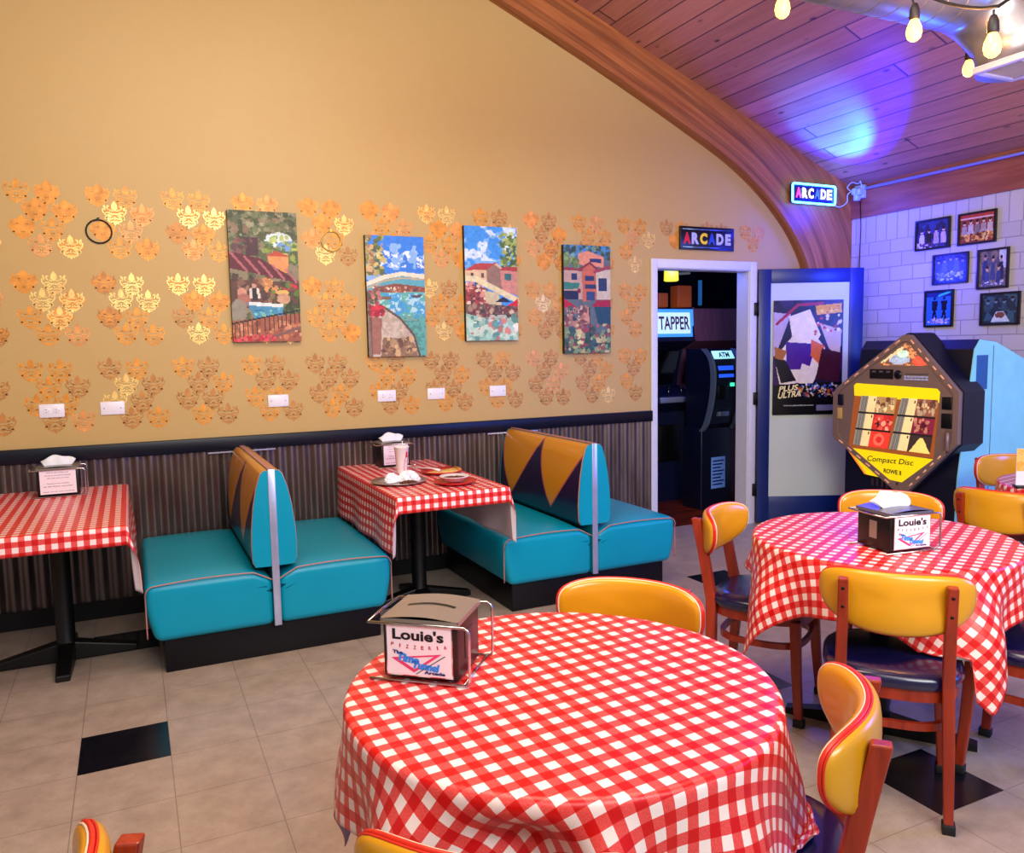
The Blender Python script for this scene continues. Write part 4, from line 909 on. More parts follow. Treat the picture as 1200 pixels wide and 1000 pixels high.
# ================================================================ NAPKIN DISPENSERS
M_taupe = mat('taupe_steel', '#8d8278', .35, .35, noise=.04); M_dkb = mat('dark_brown_steel', '#2a1512', .35, .2); M_bkst = mat('black_steel', '#08090d', .35, .2)
M_chrome = mat('chrome_wire', '#c8c4c8', .15, 1., noise=.05); M_nap = mat('white_paper', '#e9edf2', .7, noise=.03, bump=.3); M_sign = mat('pinkish_white_card', '#f2e6ee', .3, noise=.01)
M_crim = mat('crimson_print', '#c4204c', .5); M_pink = mat('pink_print', '#e03a74', .5); M_sky = mat('blue_print', '#2a8cf0', .5); M_nvp = mat('navy_print', '#14206c', .5); M_smt = mat('grey_print', '#5a5060', .6)
def dispenser(label, x, y, z, deg, kind, w=.172, d=.155, h=.135, body=None, top=None, napkin=True):
    body = body or M_bkst; top = top or M_taupe
    t = thing('napkin_dispenser', label, 'napkin dispenser', (x, y, z), math.radians(deg), 'napkin dispensers on the tables')
    mb = MB(); mb.box((-w/2, -d/2, .006), (w/2, d/2, h), body, .003)
    mb.box((w/2, -d*.18, h*.3), (w/2+.0015, d*.18, h*.75), body); mb.box((-w/2-.0015, -d*.10, h*.3), (-w/2, d*.12, h*.75), M_taupe if kind == 'logo2' else body); mb.build('case', t)
    mb = MB(); n = 12
    # arched lid plate with a slot
    mb.grid(lambda u, v: (-w/2-.004+(w+.008)*u, -d/2-.006+(d+.012)*v, h+.004+.008*math.sin(PI*u)), n, 6, top); mb.grid(lambda u, v: (-w/2-.004+(w+.008)*u, -d/2-.006+(d+.012)*v, h+.0+.0*math.sin(PI*u)), n, 6, top)
    mb.box((-w/2-.004, -d/2-.006, h-.006), (w/2+.004, -d/2-.003, h+.005), top); mb.box((w/2+.001, -d/2-.006, h-.006), (w/2+.004, d/2+.006, h+.005), top); mb.box((-w/2-.004, -d/2-.006, h-.006), (-w/2-.001, d/2+.006, h+.005), top)
    lid = mb.build('lid', t)
    mb = MB(); mb.grid(lambda u, v: (-w*.33+w*.66*u, -.004+.01*v+.008*math.sin(PI*u), h+.0055+.008*math.sin(PI*(.17+.66*u))), 10, 1, M_bkst); mb.build('slot', lid)
    mb = MB(); e = .03
    for yy in (-d/2-.012, d/2+.012):
        P = [(-w/2-e, yy, h-.004), (w/2+e-.012, yy, h-.004), (w/2+e-.003, yy, h-.008), (w/2+e, yy, h-.018), (w/2+e, yy, .014), (w/2+e-.004, yy, .005), (w/2+e-.014, yy, .0035), (-w/2-e, yy, .0035)]
        mb.tube(P, .0032, M_chrome, 8)
    mb.tube([(-w/2-e, -d/2-.012, h-.004), (-w/2-e-.004, 0, h-.004), (-w/2-e, d/2+.012, h-.004)], .0032, M_chrome, 8)
    mb.tube([(w/2+e-.014, -d/2-.012, .0035), (w/2+e-.014, d/2+.012, .0035)], .0028, M_chrome, 8)
    o = mb.build('wire_carrier', t); o['label'] = 'chrome wire carrier'
    # sign holder on the front
    sw, sh = w*.86, h*.84; z0 = h*.12; y0 = -d/2-.006
    mb = MB(); mb.box((-sw/2-.003, y0-.001, z0-.003), (sw/2+.003, -d/2, z0+sh+.003), M_chrome if kind != 'note' else M_bkst); mb.box((-sw/2, y0-.0025, z0), (sw/2, y0-.001, z0+sh), M_sign)
    sg = mb.build('sign_card', t); sg['label'] = 'printed card in a clear holder'
    mb = MB(); yy = y0-.0032; c = lambda u, v: (-sw/2+sw*u, yy, z0+sh*v)
    if kind.startswith('logo'):
        mb.text("Louie's", c(.49, .80), (1, 0, -.02), (0, 0, 1), sw*.80, sh*.22, M_ink, .035)
        for k, chh in enumerate('PIZZERIA'):
            u = (k+.5)/8; vv = .56+.055*((u-.5)*2)**2; a = (u-.5)*.5
            mb.text(chh, c(.03+.94*u, vv), (math.cos(a), 0, math.sin(a)), (-math.sin(a), 0, math.cos(a)), sw*.045 if chh != 'I' else sw*.02, sh*.075, M_crim, .03)
        A_, B_, C_ = (.06, .33), (.86, .46), (.42, .06)
        cx_, cy_ = (A_[0]+B_[0]+C_[0])/3, (A_[1]+B_[1]+C_[1])/3
        inn = [(p[0]+(cx_-p[0])*.30, p[1]+(cy_-p[1])*.30) for p in (A_, B_, C_)]; o3 = [c(*p) for p in (A_, B_, C_)]; i3 = [c(*p) for p in inn]
        mb.add(o3+i3, [(0, 1, 4, 3), (1, 2, 5, 4), (2, 0, 3, 5)], M_pink)
        yy -= .0006
        mb.add([c(.90, .43), c(.915, .42), c(.46, .03), c(.445, .04)], [(0, 1, 2, 3)], M_smt)
        mb.text('The', c(.17, .45), (1, 0, -.08), (0, 0, 1), sw*.16, sh*.07, M_nvp, .05); mb.text('Time', c(.33, .335), (1, 0, -.16), (0, 0, 1), sw*.36, sh*.17, M_sky, .07, .25)
        mb.text('Tunnel', c(.60, .20), (1, 0, -.10), (0, 0, 1), sw*.42, sh*.16, M_sky, .07, .25); mb.text('Arcade', c(.74, .075), (1, 0, -.03), (0, 0, 1), sw*.33, sh*.065, M_nvp, .05)
    else:
        for k, (s_, wd) in enumerate((('Due to the rising cost', .6), ('of paper products please', .72), ('take only what you need', .6), ('', 0), ('Napkins are available', .62), ('at the front counter', .8), ('', 0), ('thank you for your kindness', .86))):
            if s_: mb.text(s_, c(.5, .9-.115*k), (1, 0, 0), (0, 0, 1), sw*wd, sh*.055, M_smt, .01)
    mb.open = True
    mb.build('sign_lettering', sg)
    if napkin:
        mb = MB(); seedn = x*7; nn = 26
        def nf(u, v):
            a = u*2-1; hgt = .036+.010*math.sin(PI*u)+(.008 if kind == 'logo2' else .0)*math.sin(PI*u)
            lean = (.03*v*v)*(1 if kind == 'logo2' else .6)
            return (a*w*.33*(1+.30*v), .007*math.sin(15*u+2)*v+lean-.01, h+.009+.052*v*(1-.5*a*a)+.004*math.sin(11*u+seedn)*v)
        mb.grid(nf, nn, 8, M_nap); mb.grid(lambda u, v: tuple(Vector(nf(u, v))+Vector((0, .012+.01*v*math.sin(PI*u), -.004*v))), nn, 8, M_nap); mb.open = True
        nb = mb.build('napkin', t); s = nb.modifiers.new('s', 'SOLIDIFY'); s.thickness = .001; nb['label'] = 'crumpled white napkin'
    return t
TZ = TH+.003
dispenser('taupe napkin dispenser with a pizzeria logo on the foreground table', .585, -3.275, TZ, -40, 'logo', body=M_dkb, napkin=False)
dispenser('napkin dispenser with a pizzeria logo on the right round table', 2.385, -3.035, TZ, -8, 'logo2', top=mat('blue_lit_lid', '#6a6a78', .35, .4))
dispenser('black napkin dispenser with printed notice on the left booth table', -.365, -.20, TZ, 0, 'note', w=.19, h=.145)
dispenser('black napkin dispenser with printed notice behind the white cup', 1.445, -.16, TZ, 0, 'note', w=.18, h=.145)

# ================================================================ MEAL ON THE BOOTH TABLE
M_cup = mat('white_paper_cup', '#ece4e2', .5, noise=.02); M_cred = mat('red_print', '#d0202c', .45)
t = thing('paper_cup', 'tall white drinks cup with red bottle print beside plates', 'cup', (1.40, -.50, TZ))
mb = MB(); mb.lathe([(.0, .001), (.030, 0), (.0305, .004), (.042, .150), (.0445, .153), (.0445, .160), (.0415, .160), (.040, .150), (.029, .008), (0, .008)], M_cup, 28); mb.build('cup_body', t)
mb = MB()
def bottle_pt(hz, dx):
    r = .0309+(.042-.0309)*(hz/.15)+.0008; a = -1.05+dx/r; return (r*math.cos(a), r*math.sin(a), hz)
prf = [(.02, .015), (.05, .017), (.07, .013), (.085, .015), (.10, .009), (.125, .006), (.13, .007)]
mb.add([bottle_pt(h, -w_) for h, w_ in prf]+[bottle_pt(h, w_) for h, w_ in prf], [(i, i+1, i+8, i+7) for i in range(6)], M_cred); mb.open = True; mb.build('bottle_print', t)
mb = MB(); mb.tube([(.0, .0, .02), (.01, .008, .19)], .003, mat('pale_straw', '#f0eef2', .4), 8); mb.build('straw', t)
M_tray = mat('aluminium_tray', '#b8a8a0', .3, .7, noise=.1, bump=.2); M_rplate = mat('red_plastic', '#cc1c22', .3); M_crust = mat('pizza_crust', '#c8843c', .7, noise=.3, scale=60, bump=.6); M_cheese = mat('melted_cheese', '#e0b860', .5, noise=.25, scale=50, bump=.5); M_sauce = mat('dark_greens', '#5a2c18', .6, noise=.4, scale=70, bump=.4); M_wbowl = mat('white_china', '#e8e4e6', .25, noise=.02)
def plate_prof(r, h): return [(0, .002), (r*.6, .002), (r*.72, .004), (r, h), (r*1.0, h+.003), (r*.72, .008), (r*.6, .006), (0, .006)]
P1 = (1.285, -.80, TZ); P2 = (1.535, -1.00, TZ); P3 = (1.60, -.62, TZ)
mb = MB(); mb.lathe(plate_prof(.150, .012), M_tray, 40); tag(mb.build('serving_tray', loc=P1), 'round metal tray with crumpled napkins on the booth table', 'tray')
mb = MB(); mb.lathe(plate_prof(.115, .018), M_rplate, 40); tag(mb.build('dinner_plate', loc=P2), 'red plastic plate under the white bowl, nearest booth table edge', 'plate', 'red plates on the booth table')
mb = MB(); mb.lathe(plate_prof(.120, .018), M_rplate, 40); tag(mb.build('dinner_plate', loc=P3), 'red plate of pizza toward the back of the booth table', 'plate', 'red plates on the booth table')
def blob(name, c, r, h, mt, seed, label, cat, crumple=.3, flat=.55):
    rs = random.Random(seed); ph = [rs.random()*6.3 for _ in range(9)]; mb = MB(); jt = {}
    def fn(u, v):
        a = 2*PI*u; e = PI*v/2; k = 1+jt.setdefault((round(u*36) % 36, round(v*10)), (rs.random()-.5)*crumple*.9)+crumple*(.5*math.sin(3*a+ph[0]+2*e)+.3*math.sin(7*a+ph[1]+5*e)+.2*math.sin(13*a+ph[2]-7*e))
        return (r*k*math.cos(a)*math.cos(e), r*k*math.sin(a)*math.cos(e)*.8, h*math.sin(e)*(1+crumple*.6*math.sin(5*a+ph[3])*math.cos(e)))
    mb.grid(fn, 36, 10, mt, closeu=True, sm=False); mb.open = True
    o = mb.build(name, loc=c); tag(o, label, cat); return o
blob('crumpled_napkin', (P1[0]-.045, P1[1]-.01, TZ+.008), .04, .05, M_nap, 4, 'crumpled napkin on the left of the metal tray', 'napkin')
blob('crumpled_napkin', (P1[0]+.055, P1[1]-.005, TZ+.008), .055, .055, M_nap, 9, 'larger crumpled napkin on the right of the metal tray', 'napkin')
blob('pizza_crust', (P1[0]+.03, P1[1]-.085, TZ+.008), .045, .014, M_sauce, 12, 'dark food scraps at the front of the metal tray', 'food', .35)
mb = MB(); mb.add([(-.10, -.02, .006), (.09, -.055, .006), (.10, .04, .006), (-.10, -.02, .016), (.09, -.055, .020), (.10, .04, .020)], [(0, 2, 1), (3, 4, 5), (0, 1, 4, 3), (1, 2, 5, 4), (2, 0, 3, 5)], M_cheese); mb.tube([(.09, -.06, .018), (.102, -.01, .02), (.10, .045, .018)], .011, M_crust, 8)
tag(mb.build('pizza_slice', loc=P3), 'pizza slice lying on the rear red plate', 'food')
mb = MB(); mb.tube([(1.46, -.44, TZ+.024), (1.55, -.60, TZ+.030), (1.575, -.66, TZ+.024)], [.004, .005, .009], M_wbowl, 8); tag(mb.build('plastic_fork'), 'white plastic fork leaning on the rear red plate', 'fork')
mb = MB(); mb.lathe([(0, .006), (.04, .006), (.05, .010), (.078, .032), (.082, .034), (.078, .036), (.05, .016), (0, .014)], M_wbowl, 36)
t = thing('salad_bowl', 'shallow white bowl of leftovers stacked on a red plate', 'bowl', (P2[0], P2[1]+.01, TZ+.008)); mb.build('bowl', t)
mb = MB(); mb.grid(lambda u, v: (.066*v*math.cos(2*PI*u), .066*v*math.sin(2*PI*u), .024+.006*math.sin(9*u*6.28)*v*(1-v)*3+.006*(1-v)), 30, 6, M_sauce, closeu=True, sm=False); mb.open = True; mb.build('leftovers', t)

# ================================================================ JUKEBOX
t = thing('jukebox', 'diamond-faced compact disc jukebox against the white brick wall', 'jukebox', (4.70, -1.15, 0), -PI/2)
M_jb = mat('navy_laminate', '#070b24', .4, noise=.15); M_js = mat('blue_lit_laminate', '#8fe0e4', .45, noise=.06, scale=8); M_jt = mat('taupe_trim', '#8c746c', .35, .2, noise=.05); M_jd = mat('dark_jukebox_panel', '#3c2c30', .4)  # side laminate is a grey with the blue light put into its colour
# cabinet: local x right (world -y), local y depth (world +x), z up
pr = [(.03, .05), (.10, .0), (.72, 0.0), (.72, 1.30), (.69, 1.325), (.38, 1.445), (.215, 1.462), (.165, 1.40), (.045, .57)]
mb = MB(); mb.prism(pr, 'x', -.42, .449, M_jb); mb.build('cabinet', t)
mb = MB(); mb.prism([(p[0]+(.002 if p[0] < .3 else -.004), p[1]-.002 if p[1] > .1 else p[1]+.004) for p in pr], 'x', .449, .455, M_js)
mb.box((.4555, .19, 1.14), (.458, .30, 1.36), mat('blue_vent', '#1c5c98', .4), .002); mb.box((.4555, .352, .3), (.4565, .356, 1.42), M_jd)
o = mb.build('side_panel', t); o['label'] = 'pale grey side panel coloured as lit blue'
face = [(.116, 1.513), (.145, 1.508), (.512, 1.135), (.512, .80), (.48, .77), (.15, .43), (.109, .418), (.06, .43), (-.47, .74), (-.499, .775), (-.499, 1.09), (-.462, 1.135), (.085, 1.508)]
cxf, czf = .03, .96
def ins(P, k): return [(p[0]+(cxf-p[0])*k, p[1]+(czf-p[1])*k) for p in P]
mb = MB(); mb.prism(face, 'y', .0, .20, M_jb); mb.prism(ins(face, .02), 'y', -.02, 0, M_jt); mb.build('face_housing', t)
f2 = ins(face, .10); n = len(face)
mb = MB(); vs = [(p[0], -.035, p[1]) for p in ins(face, .02)]+[(p[0], -.035, p[1]) for p in f2]+[(p[0], -.02, p[1]) for p in ins(face, .02)]+[(p[0], -.02, p[1]) for p in f2]
mb.add(vs, [(i, (i+1) % n, n+(i+1) % n, n+i) for i in range(n)]+[(i, (i+1) % n, 2*n+(i+1) % n, 2*n+i) for i in range(n)]+[(n+i, n+(i+1) % n, 3*n+(i+1) % n, 3*n+i) for i in range(n)], M_jt); o = mb.build('face_rim', t)
E_warm = emis('warm_rim_lamp', '#e0a080', .35)
mb = MB(); 
for a, b in ((12, 11), (1, 2), (8, 7), (4, 5)):
    A_, B_ = ins(face, .06)[a], ins(face, .06)[b]
    for k in range(6):
        u0_, u1_ = (k+.2)/6.2, (k+.62)/6.2; p = Vector((A_[0]+(B_[0]-A_[0])*u0_, -.037, A_[1]+(B_[1]-A_[1])*u0_)); q = Vector((A_[0]+(B_[0]-A_[0])*u1_, -.037, A_[1]+(B_[1]-A_[1])*u1_)); mb.tube([p, q], .005, E_warm, 6)
mb.build('rim_lamp', o)
mb = MB(); mb.prism(f2, 'y', -.024, -.02, M_jt); mb.build('face_panel', t)
# marquee triangle (abstract shiny artwork)
R = Ras(40, 20, '#8a5a40'); R.put(R.n2 > .5, '#d8905a', .9); R.put(R.n1 > .55, '#6a4a44', .7); R.ell(.45, .75, .2, .2, '#a8b8d0'); R.ell(.52, .5, .12, .15, '#c8e8d0'); R.ell(.85, .8, .14, .2, '#f05a40'); R.line([(.1, .85), (.5, .25)], .03, '#ffd8a0'); R.brush(.4)
mz = R.mesh('top_artwork', .394, .156, GLOW, t, (.079, -.028, 1.295), [(0, 1), (.60, 0), (1, 1)]); mz['label'] = 'backlit triangular artwork'
mb = MB(); mb.box((-.175, -.03, 1.203), (.012, -.024, 1.268), M_bkst); mb.build('display', t)
mb = MB(); 
for k in range(3): mb.box((-.155+.058*k, -.0315, 1.245), (-.125+.058*k, -.030, 1.258), M_smt)
mb.box((.11, -.0315, 1.238), (.28, -.028, 1.244), M_smt)
for z in (1.222, 1.205):
    for k in range(7): mb.box((.10+.026*k, -.032, z-.006), (.121+.026*k, -.026, z+.006), M_sl)
mb.lathe([(0, 0), (.03, 0), (.03, .004)], M_bkst, 20, (0, 0, 0)); k = len(mb.v)-60
for q in range(k, len(mb.v)): v = mb.v[q]; mb.v[q] = (.052+v[0], -.026-v[2], 1.234+v[1])
mb.build('selector_buttons', t)
# glowing window
E_yel2 = mat('yellow_backlit_panel', '#ffe600', .4, emit='#ffe010', es=.45); E_or = mat('amber_backlit_panel', '#ff9a30', .4, emit='#ff9028', es=.5)
win = [(-.287, 1.165), (.345, 1.150), (.366, 1.13), (.366, 1.02), (.335, .697), (-.349, .691), (-.36, .72), (-.305, 1.15)]
mb = MB(); mb.flat([(-.287, 1.165), (.345, 1.150), (.366, 1.13), (.362, 1.06), (-.305, 1.075), (-.310, 1.15)], -.0265, E_yel2); mb.flat([(-.305, 1.075), (.362, 1.06), (.335, .697), (-.349, .691)], -.026, mat('amber_interior', '#a8602c', .4, emit='#c05a20', es=.25)); mb.open = True; o = mb.build('display_window', t); o['label'] = 'glowing yellow window'
mb = MB(); mb.flat([(-.349, .697), (.335, .69), (.106, .506), (-.179, .520)], -.0265, E_yel2); mb.flat([(-.375, .70), (-.349, .697), (-.179, .52), (-.20, .52)], -.0264, E_or); mb.open = True; o = mb.build('title_panel', t); o['label'] = 'glowing yellow title panel'
mb = MB(); mb.text('Compact Disc', (.005, -.028, .638), (1, 0, .03), (0, 0, 1), .37, .05, M_ink, .01, .25); mb.text('ROWE II', (.03, -.028, .568), (1, 0, 0), (0, 0, 1), .14, .032, M_ink, .03); mb.open = True; mb.build('lettering', o)
# disc title pages
for (xa, xb, xc, xd) in ((-.241, .053, -.016, -.304), (.086, .357, .310, -.002)):
    R = Ras(60, 54, '#a8a098'); R.put(R.U < .22, '#8a8478'); 
    for k in range(5): R.put((R.U > .04*k+.01) & (R.U < .04*k+.025), '#4a4440')
    R.put((R.U >= .22) & (R.U < .45), '#e8cc90')
    left = xa < 0
    cols = ['#a88050', '#c02c28', '#e03a2c'] if left else ['#8a5040', '#7a2038', '#3a2a28']
    for k in range(3): R.put((R.U >= .45) & (R.V >= k/3) & (R.V < (k+1)/3), cols[k])
    R.spots((.5, .05, .95, .3), 14, .06, ['#e8c890', '#5a3020', '#a89070']); R.spots((.5, .38, .95, .62), 12, .06, ['#d8483c', '#2a1010', '#f0a080'] if left else ['#c07a60', '#4a1020'])
    if left: R.ell(.72, .84, .15, .12, '#ff6a50'); R.ell(.72, .84, .08, .07, '#d02c28')
    else: R.poly([(.5, 1), (.7, .72), (.78, .72), (1, 1)], '#e8d070')
    for k in (1, 2): R.put(abs(R.V-k/3) < .012, '#201a18')
    for k in range(3): R.ell(.4, k/3+.06, .02, .03, '#201a18', 1, 0)
    R.brush(.12); me = R.mesh('title_page', 1, 1, GLOW, t)
    xs = np.empty(len(me.data.vertices)*3); me.data.vertices.foreach_get('co', xs); xs = xs.reshape(-1, 3); u = xs[:, 0]+.5; v = 1-xs[:, 2]
    x = (1-v)*(xa+(xb-xa)*u)+v*(xd+(xc-xd)*u); z = 1.078-.356*v; xs[:, 0] = x; xs[:, 2] = z; xs[:, 1] = -.030; me.data.vertices.foreach_set('co', xs.reshape(-1)); me.data.update(); me['label'] = 'page of disc titles'
mb = MB(); mb.box((.385, -.034, 1.02), (.45, -.024, 1.10), M_bkst, .003); mb.build('coin_slot', t)
mb = MB(); mb.box((.385, -.034, .90), (.455, -.024, .995), M_bkst, .003); mb.build('bill_slot', t)
mb = MB(); mb.tube([(.43, -.03, .88), (.445, -.05, .86), (.445, -.05, .77), (.43, -.03, .75)], .012, M_jt, 8); mb.build('handle', t)
mb = MB(); mb.box((-.46, -.034, .90), (-.41, -.024, .98), mat('gold_card', '#c8a860', .4), .002); mb.box((-.455, -.034, 1.0), (-.40, -.024, 1.08), M_jb, .002); mb.build('side_card', t)
mb = MB()
for k in range(6): mb.box((-.14+.04*k, -.026, .45), (-.125+.04*k, -.022, .5), M_jd)
mb.build('speaker_slat', t)

# ================================================================ TABLE TENT on far right table
t = thing('menu_stand', 'upright orange and white menu card on the far right table', 'menu', (3.89, -2.58, TZ), math.radians(-38))
R = Ras(24, 36, '#e8e4e0'); R.put(R.V < .62, '#e8a030'); R.put((R.n1 > .5) & (R.V < .6), '#f0c060', .8); R.brush(.1)
mb = MB(); mb.box((-.06, 0, .01), (.06, .004, .19), M_sign); mb.build('card_board', t); R.mesh('card_print', .118, .178, PAPER, t, (0, -.001, .011))
mb = MB(); mb.box((-.065, -.03, 0), (.065, .03, .012), M_bkst, .003); mb.build('stand_base', t)

# ================================================================ ARCADE ROOM CONTENTS
M_cab = mat('dark_blue_cabinet', '#0c1238', .4); M_pw = wood_mat('purple_wood_side', '#5a2c4c', '#7c4a60', .5, (30, 30, 2)); M_screen = mat('dark_screen', '#05060a', .12)
def cabinet(label, x, y, side, w=.62, front=None):
    front = front or M_cab
    t = thing('arcade_cabinet', label, 'arcade machine', (x, y, 0), 0, 'arcade machines in the dark room')
    pr = [(.06, .0), (.72, 0), (.72, 1.80), (.0, 1.80), (-.04, 1.50), (.14, 1.42), (.24, 1.08), (-.10, 1.0), (-.10, .93), (.06, .84)]
    for s in (-1, 1):
        mb = MB(); mb.prism(pr, 'x', s*w/2, s*(w/2-.02), side); mb.build('side_panel', t)
    mb = MB(); mb.prism([(p[0]+.012, p[1]-(.01 if p[1] > 1 else 0)) for p in pr], 'x', -w/2+.02, w/2-.02, front); mb.build('body', t)
    mb = MB(); mb.prism([(.118, 1.40), (.22, 1.09), (.235, 1.09), (.14, 1.41)], 'x', -w/2+.06, w/2-.06, M_screen); mb.build('screen', t)
    mb = MB(); mb.box((-w/2+.02, -.115, .94), (w/2-.02, -.09, .99), mat('control_panel_grey', '#8088a8', .4, .4), .003)
    mb.build('control_panel', t)
    for k in range(4):
        mb = MB(); mb.tube([(-.21+.14*k, -.04, 1.01), (-.21+.14*k, -.045, 1.055)], .006, M_chrome, 8); mb.lathe([(0, .02), (.012, .01), (.012, -.01), (0, -.02)], M_bkst, 10, (-.21+.14*k, -.045, 1.065)); mb.build('tap_handle', t)
    mb = MB(); mb.box((-.13, .052, .38), (.13, .075, .72), M_bkst, .004); mb.build('coin_door', t)
    return t
t = cabinet('arcade machine with glowing blue marquee seen through the doorway', 4.47, 1.02, M_cab, .46)
mb = MB(); mb.prism([(-.03, 1.53), (-.012, 1.78), (.01, 1.78), (-.01, 1.53)], 'x', -.225, .225, mat('marquee_blue', '#4a98e0', .4, emit='#3a90f0', es=.9)); o = mb.build('marquee', t)
mb = MB(); mb.prism([(-.032, 1.56), (-.016, 1.75), (-.015, 1.75), (-.031, 1.56)], 'x', -.185, .185, mat('marquee_pale', '#c8e4f8', .4, emit='#b8dcf8', es=.9)); mb.text('TAPPER', (0, -.034, 1.655), (1, 0, 0), (0, .08, 1), .34, .12, mat('marquee_ink', '#5a2c5c', .5), .02); mb.open = True; o2 = mb.build('marquee_lettering', o)
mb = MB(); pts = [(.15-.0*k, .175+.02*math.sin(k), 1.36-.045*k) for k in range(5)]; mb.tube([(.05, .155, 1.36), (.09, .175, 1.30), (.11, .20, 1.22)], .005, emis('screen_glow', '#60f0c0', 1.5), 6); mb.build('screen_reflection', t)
cabinet('arcade machine with purple wood side standing behind the cash machine', 5.03, 1.06, M_pw, .60, M_pw)
for dx, sz in ((-.03, .13), (.12, .2)):
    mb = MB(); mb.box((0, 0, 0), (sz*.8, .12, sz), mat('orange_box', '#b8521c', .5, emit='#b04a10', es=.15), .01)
    tag(mb.build('storage_box', loc=(4.40+dx+(.06 if sz > .15 else 0), 1.08, 1.80)), 'small dark orange box on the blue-marquee machine' if sz < .15 else 'larger orange box on the blue-marquee machine', 'box')
t = thing('cash_machine', 'dark curved cash machine with a lit header in the doorway', 'cash machine', (4.66, .62, 0), math.radians(6))
M_atm = mat('atm_dark_blue', '#0a1028', .35); M_atms = mat('atm_silver_edge', '#8aa0c0', .3, .7)
cur = [(-.02, 1.42), (-.10, 1.34), (-.135, 1.22), (-.13, 1.05), (-.10, .9), (-.05, .76), (.0, .70)]
mb = MB(); mb.box((-.19, .0, 0), (.19, .24, .72), M_atm, .01); mb.prism([(.22, .7), (.22, 1.42)]+[(p[0]+.03, p[1]) for p in cur], 'x', -.165, .165, M_atm); mb.build('case', t)
for s in (-1, 1):
    mb = MB(); cc = catmull(cur, 4); mb.prism([(p[0]-.012, p[1]) for p in cc]+[(p[0]+.035, p[1]) for p in cc[::-1]], 'x', s*.165, s*.19, M_atms); mb.build('side_fin', t)
mb = MB(); mb.prism([(-.045, 1.40), (-.085, 1.335), (-.078, 1.33), (-.038, 1.395)], 'x', -.12, .12, mat('atm_header', '#b0e8f0', .4, emit='#a0e8f0', es=1.)); o = mb.build('lit_header', t)
mb = MB(); mb.text('ATM', (0, -.071, 1.366), (1, 0, 0), (0, .5, 1), .13, .05, M_nvp, .03); mb.open = True; mb.build('header_lettering', o)
mb = MB(); mb.prism([(-.098, 1.27), (-.107, 1.17), (-.10, 1.17), (-.09, 1.27)], 'x', -.09, .09, mat('atm_screen', '#2050e0', .3, emit='#2050e0', es=1.2)); mb.build('screen', t)
mb = MB(); mb.box((-.1, -.112, .98), (.02, -.09, 1.10), M_bkst, .003); mb.box((.05, -.114, 1.09), (.09, -.09, 1.12), emis('green_slot', '#40f0b0', 1.5)); mb.build('keypad', t)
mb = MB(); mb.box((-.06, -.085, .83), (.06, -.04, .87), M_atms, .003); mb.build('cash_slot', t)
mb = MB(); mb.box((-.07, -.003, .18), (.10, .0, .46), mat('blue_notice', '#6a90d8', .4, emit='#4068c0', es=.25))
for k in range(8): mb.box((-.055, -.005, .42-.03*k), (.085-.02*(k % 3), -.003, .432-.03*k), M_nvp)
mb.build('notice_sticker', t)
mb = MB(); mb.lathe([(0, .10), (.03, .095), (.055, .06), (.06, .02), (.062, -.05), (.05, -.055), (0, -.05)], mat('yellow_lamp_shade', '#e8e040', .4, emit='#e8e030', es=1.2), 20); mb.tube([(0, 0, .1), (0, 0, .5)], .004, M_bkst, 6)
tag(mb.build('pendant_lamp', loc=(4.22, .7, 2.055)), 'small glowing yellow lamp hanging inside the arcade doorway', 'lamp')
mb = MB(); mb.tube([(4.75, 1.5, 2.14), (5.35, 1.9, 2.20)], .012, mat('dim_tube', '#a0a8b8', .4, emit='#8890a0', es=.3), 8); tag(mb.build('tube_light'), 'dim tube light on the arcade room ceiling', 'lamp')
mb = MB(); mb.tube([(5.25, 1.6, 1.85), (5.25, 1.6, 2.10)], .02, mat('blue_tube', '#3070b0', .4, emit='#2868a8', es=.5), 8); tag(mb.build('wall_tube'), 'short blue light tube upright in the arcade room', 'lamp')

# ================================================================ DUCT, VENT, STRING LIGHTS
def duct_mat():
    m, nt, b = nodes('spiral_galvanised_duct'); tc = N(nt, 'ShaderNodeTexCoord'); nz = N(nt, 'ShaderNodeTexNoise', i_Scale=9., i_Detail=4.); L(nt, tc.outputs['Object'], nz.inputs['Vector'])
    L(nt, mixc(nt, nz.outputs[0], lin('#9a9aa8'), lin('#c8c4c4')), b.inputs['Base Color']); b.inputs['Metallic'].default_value = .85; b.inputs['Roughness'].default_value = .33; return m
M_duct = duct_mat()
t = thing('air_duct', 'spiral metal air duct under the plank ceiling', 'duct', (0, 0, 0))
yd, zd, rd = -2.50, 2.995, .18
path = [(1.2, yd, zd), (3.34, yd, zd)]+[(3.34+.24*math.sin(a), yd-.12*(1-math.cos(a)), zd-.24*(1-math.cos(a))) for a in [PI/2*k/6 for k in range(1, 7)]]+[(3.58, yd-.12, 2.63)]
mb = MB(); mb.tube(path, [rd]*2+[rd-.003*k for k in range(1, 7)]+[.15], M_duct, 40); mb.build('pipe', t)
mb = MB(); hl = []
for k in range(int(2.1/.11*24)):
    a = 2*PI*k/24; hl.append((1.2+k/24*.11, yd+rd*math.cos(a), zd+rd*math.sin(a)))
mb.tube(hl, .0035, M_duct, 5); mb.build('spiral_seam', t)
M_vent = mat('white_vent_metal', '#d4cdda', .4, noise=.03)
t = thing('ceiling_vent', 'white louvred air vent at the end of the metal duct', 'vent', (3.505, -2.77, 2.607))
mb = MB(); a, b_ = .135, .20
